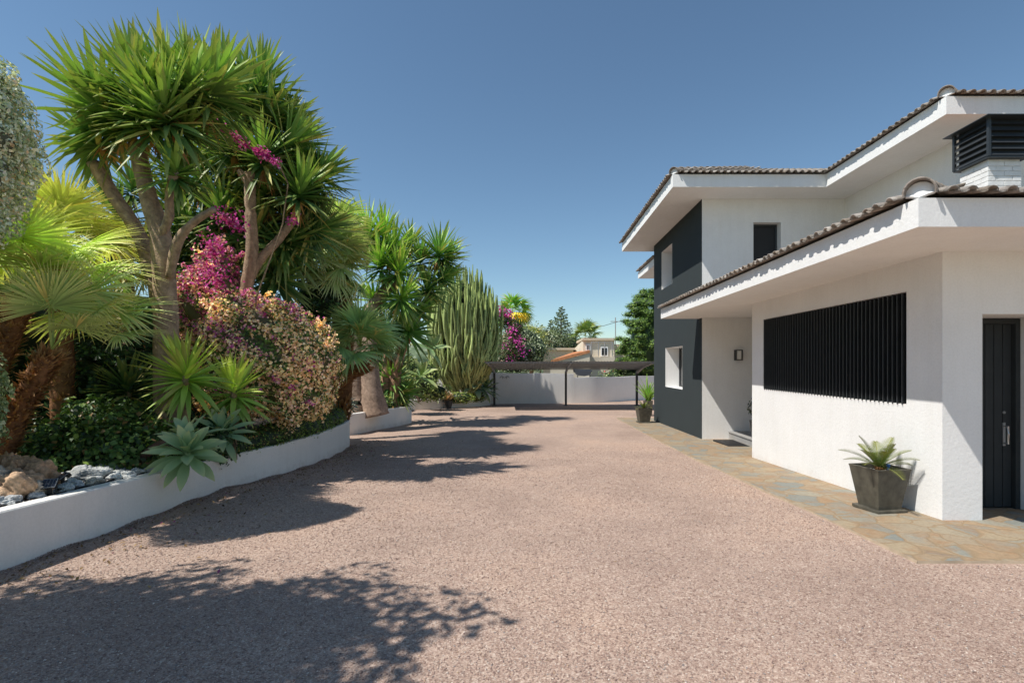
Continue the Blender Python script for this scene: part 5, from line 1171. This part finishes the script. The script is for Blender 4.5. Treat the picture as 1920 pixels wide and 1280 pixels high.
round_tree('olive_tree', 1042, 655, 66, 2.6, 2.6, 4000, .26, [(.12, .15, .06), (.2, .22, .1), (.06, .09, .03)], (3, 2, 3), 'darker round tree behind the low part of the cream house', seed=5)
round_tree('olive_tree', 958, 668, 33, 1.5, 1.3, 3500, .15, [(.13, .12, .08), (.2, .2, .13), (.06, .08, .04), (.3, .2, .16)], (3, 2, 3, 1), 'browned leafy shrub at the foot of the far bougainvillea', seed=6)
round_tree('olive_tree', 1175, 705, 34, 1.8, .65, 3500, .12, [(.10, .14, .05), (.05, .08, .02), (.2, .24, .1), (.5, .04, .06)], (3, 3, 1.5, .35), 'low hedge with red flowers behind the right end of the boundary wall', 'hedge', seed=8)
round_tree('olive_tree', 965, 715, 31, 2.4, .75, 3500, .10, OL, (3, 3, 3, 1), 'low grey-green bush seen under the carport roof', 'shrub', seed=9)
round_tree('olive_tree', 1020, 712, 31.5, 1.4, .35, 2200, .10, OL, (3, 3, 3, 1), 'thin strip of shrub just above the boundary wall behind the middle post', 'shrub', seed=11)
r = empty('bougainvillea', at(960, 700, 31), 'distant bougainvillea with deep magenta flowers beside the small palm', 'bougainvillea'); lb = LB()
for (px, py, n_, rd) in ((938, 583, 70, .3), (955, 588, 60, .3), (962, 618, 80, .45), (972, 640, 90, .4), (950, 640, 50, .5), (978, 658, 30, .4), (955, 672, 30, .4)):
    c = np.array(at(px, py, 31)); p = c + rng.normal(0, rd / 2, (n_, 3)); lb.cards(p, nz(rng.normal(size=(n_, 3)) + [0, -.6, .4]), rng.uniform(.09, .17, n_), np.array([(.34, .03, .20), (.26, .025, .18), (.45, .12, .28)])[rng.integers(0, 3, n_)], .85)
lb.build('bracts', 'bract', r); lg = LB()
for (px, py, rr) in ((955, 645, .9), (965, 615, .6), (945, 600, .5)): cloud(lg, at(px, py, 31.4), (rr, rr * .7, rr), 900, .14, [(.06, .09, .03), (.15, .14, .08)], (3, 2), core=None)
lg.build('foliage', 'leaf', r)
def fan_tree(px, py, Y, s, label, n=24, col=(.16, .26, .05), tipc=(.3, .34, .1), yellow=0, grp='fan palms beyond the wall'):
    c = at(px, py, Y); root = fan_palm('palm_tree', (c.x, Y, gz(Y) - .5), label, [(c.x, Y, gz(Y) - .5), (c.x + .1, Y, (c.z + gz(Y)) / 2), (c.x, Y, c.z - .2)], tuple(c), n, s, group=grp, col=col, tipc=tipc, petiole=.7, R=.8, low=2.3, tr=.22, shag=60, seg=22, cat='palm tree')
    if yellow:
        me = fan_frond_mesh(99, .7, .8, 22, 3.6, (.62, .48, .05), (.62, .40, .06), .5); me.materials.append(MAT['leaf'])
        for j in range(yellow):
            o = bpy.data.objects.new('frond', me); C.objects.link(o); o.parent = root; o['label'] = 'yellowed drooping frond'
            az = [-.3, .1, -1.9, -1.2, .5, -.8][j % 6]; o.matrix_local = Matrix.Translation(Vector((0, 0, c.z - gz(Y) + .5))) @ Matrix.Rotation(az, 4, 'Z') @ Matrix.Rotation(.1 + .15 * (j % 3), 4, 'Y') @ Matrix.Scale(s, 4)
    return root
fan_tree(962, 588, 34, .95, 'small fan palm with yellow fronds right of the tall cactus', 20, (.12, .26, .04), yellow=6)
fan_tree(1097, 630, 70, 1.6, 'little round fan palm above the cream house roof', 26, (.14, .20, .06), (.25, .24, .1))
fan_tree(995, 640, 55, 1.3, 'olive-coloured fan palm among the distant trees', 22, (.22, .24, .07), (.38, .34, .12))
# sparse conifer with tiers
def conifer(px, ytop, ybase, Y, rad, label, tiers, cols, dens=60, size=.22, taper=1.0, name='conifer', sweep=.25, core=False, group=None):
    T = at(px, ytop, Y); Bz = at(px, ybase, Y).z; root = empty(name, (T.x, Y, gz(Y)), label, 'tree', group); H = T.z - Bz
    mb = MB(); mb.col = (.13, .10, .07); mb.tube([(T.x, Y, gz(Y) - .5), (T.x, Y, Bz), (T.x, Y, T.z)], [H * .035, H * .03, .02], 8); lb = LB(); r_ = np.random.default_rng(int(px))
    for k in range(tiers):
        t = (k + .3) / tiers; z = T.z - t * H; R = rad * (.08 + .92 * t ** taper) * r_.uniform(.75, 1.15); az = k * 2.39996
        d = np.array([math.cos(az), math.sin(az), 0]); p0 = np.array([T.x, Y, z]); p1 = p0 + d * R + np.array([0, 0, sweep * R])
        mb.tube([p0, (p0 + p1) / 2 - np.array([0, 0, .04 * R]), p1], [.035, .025, .01], 4, False)
        m = int(dens * (.3 + R / rad)); s = r_.uniform(.1, 1, m) ** .7
        side = np.array([-d[1], d[0], 0]); p = p0[None] + (p1 - p0)[None] * s[:, None] + side[None] * (r_.normal(0, .16, m) * R * (1.1 - s * .6))[:, None] + np.stack([0 * s, 0 * s, r_.normal(0, .05, m) * R], -1)
        c = np.array(cols)[r_.integers(0, len(cols), m)] * r_.uniform(.7, 1.3, (m, 1))
        lb.cards(p, nz(r_.normal(size=(m, 3)) + [0, 0, 1.0]), r_.uniform(.6, 1.3, m) * size, c, .45)
    if core: lb.blob((T.x, Y, Bz + H * .42), (rad * .62, rad * .62, H * .45), (.015, .025, .008), .15, 12)
    lb.build('crown', 'leaf', root); mb.build('trunk', 'bark', root, color=True)
conifer(1052, 576, 655, 62, 2.6, 'sparse grey-green conifer with a thin pointed leader behind the house', 60, [(.10, .13, .07), (.15, .18, .10), (.05, .08, .04)], 50, .26, .95)
conifer(1032, 600, 660, 64, 1.6, 'shorter sparse conifer left of the pointed one', 34, [(.12, .14, .08), (.06, .09, .04)], 40, .26, 1)
# dense dark conifer beside the villa
root = empty('cypress', at(1215, 760, 33), 'dense bushy green cypress standing behind the villa corner', 'tree'); lb = LB(); r_ = np.random.default_rng(3); c0 = at(1212, 760, 33)
for k in range(230):
    t = r_.uniform(0, 1); z = at(0, 545 + 150 * t, 33).z; R = .55 + 1.6 * min(1, t * 1.6) ** .8; az = r_.uniform(0, 6.28); rr = R * r_.uniform(.45, 1)
    c = (c0.x + .15 + rr * math.cos(az), 33 + rr * math.sin(az) * .8, z)
    cloud(lb, c, (.42, .38, .24), 200, .10, [(.09, .16, .03), (.17, .25, .05), (.04, .08, .02), (.24, .31, .08)], (3, 2.5, 3, 1), core=(.015, .03, .008), shell=.5, lump=.2, seed=k, cores=.6, asp=.4)
lb.blob((c0.x + .15, 33, at(0, 650, 33).z), (1.1, 1.0, 2.0), (.02, .035, .01), .1, 12)  # dark core added inside the crown to block light
lb.build('crown', 'leaf', root); mb = MB(); mb.col = (.14, .1, .07); mb.tube([(c0.x, 33, gz(33) - .3), (c0.x, 33, at(0, 560, 33).z)], [.2, .05], 8); mb.build('trunk', 'bark', root, color=True)

# ------------------------------------------------------------------ light, sky, camera
w = bpy.data.worlds.new('World'); bpy.context.scene.world = w; w.use_nodes = True
t = w.node_tree; bg = t.nodes['Background']; sky = t.nodes.new('ShaderNodeTexSky'); sky.sky_type = 'NISHITA'; sky.sun_disc = False
sd = Vector((1, .5, -1.61)).normalized()
sky.sun_elevation = math.asin(-sd.z); sky.sun_rotation = math.atan2(-sd.x, -sd.y)
sky.altitude = 50; sky.air_density = 1.0; sky.dust_density = .15; sky.ozone_density = 2.2
tm = t.nodes.new('ShaderNodeMix'); tm.data_type = 'RGBA'; tm.blend_type = 'MULTIPLY'; tm.inputs[0].default_value = 1; tm.inputs[7].default_value = (.90, 1.0, .98, 1)
t.links.new(sky.outputs[0], tm.inputs[6]); t.links.new(tm.outputs[2], bg.inputs[0]); bg.inputs[1].default_value = .125
sl = bpy.data.lights.new('sun', 'SUN'); sl.energy = 5.4; sl.angle = math.radians(.53); sl.color = (1, .955, .88)
so = bpy.data.objects.new('sun', sl); C.objects.link(so); so.rotation_euler = sd.to_track_quat('-Z', 'Y').to_euler(); so.location = (-6, -2, 12)
cam = bpy.data.cameras.new('camera'); co = bpy.data.objects.new('camera', cam); C.objects.link(co)
co.location = (0, 0, EZ); co.rotation_euler = (math.pi / 2, 0, 0); cam.sensor_width = 36; cam.lens = F * 36 / 1920
cam.shift_x = -(VX - 960) / 1920; cam.shift_y = (VY - 640) / 1920; cam.clip_end = 6000; cam.clip_start = .05
sc = bpy.context.scene; sc.camera = co
sc.view_settings.view_transform = 'Standard'; sc.view_settings.look = 'None'; sc.view_settings.exposure = 0
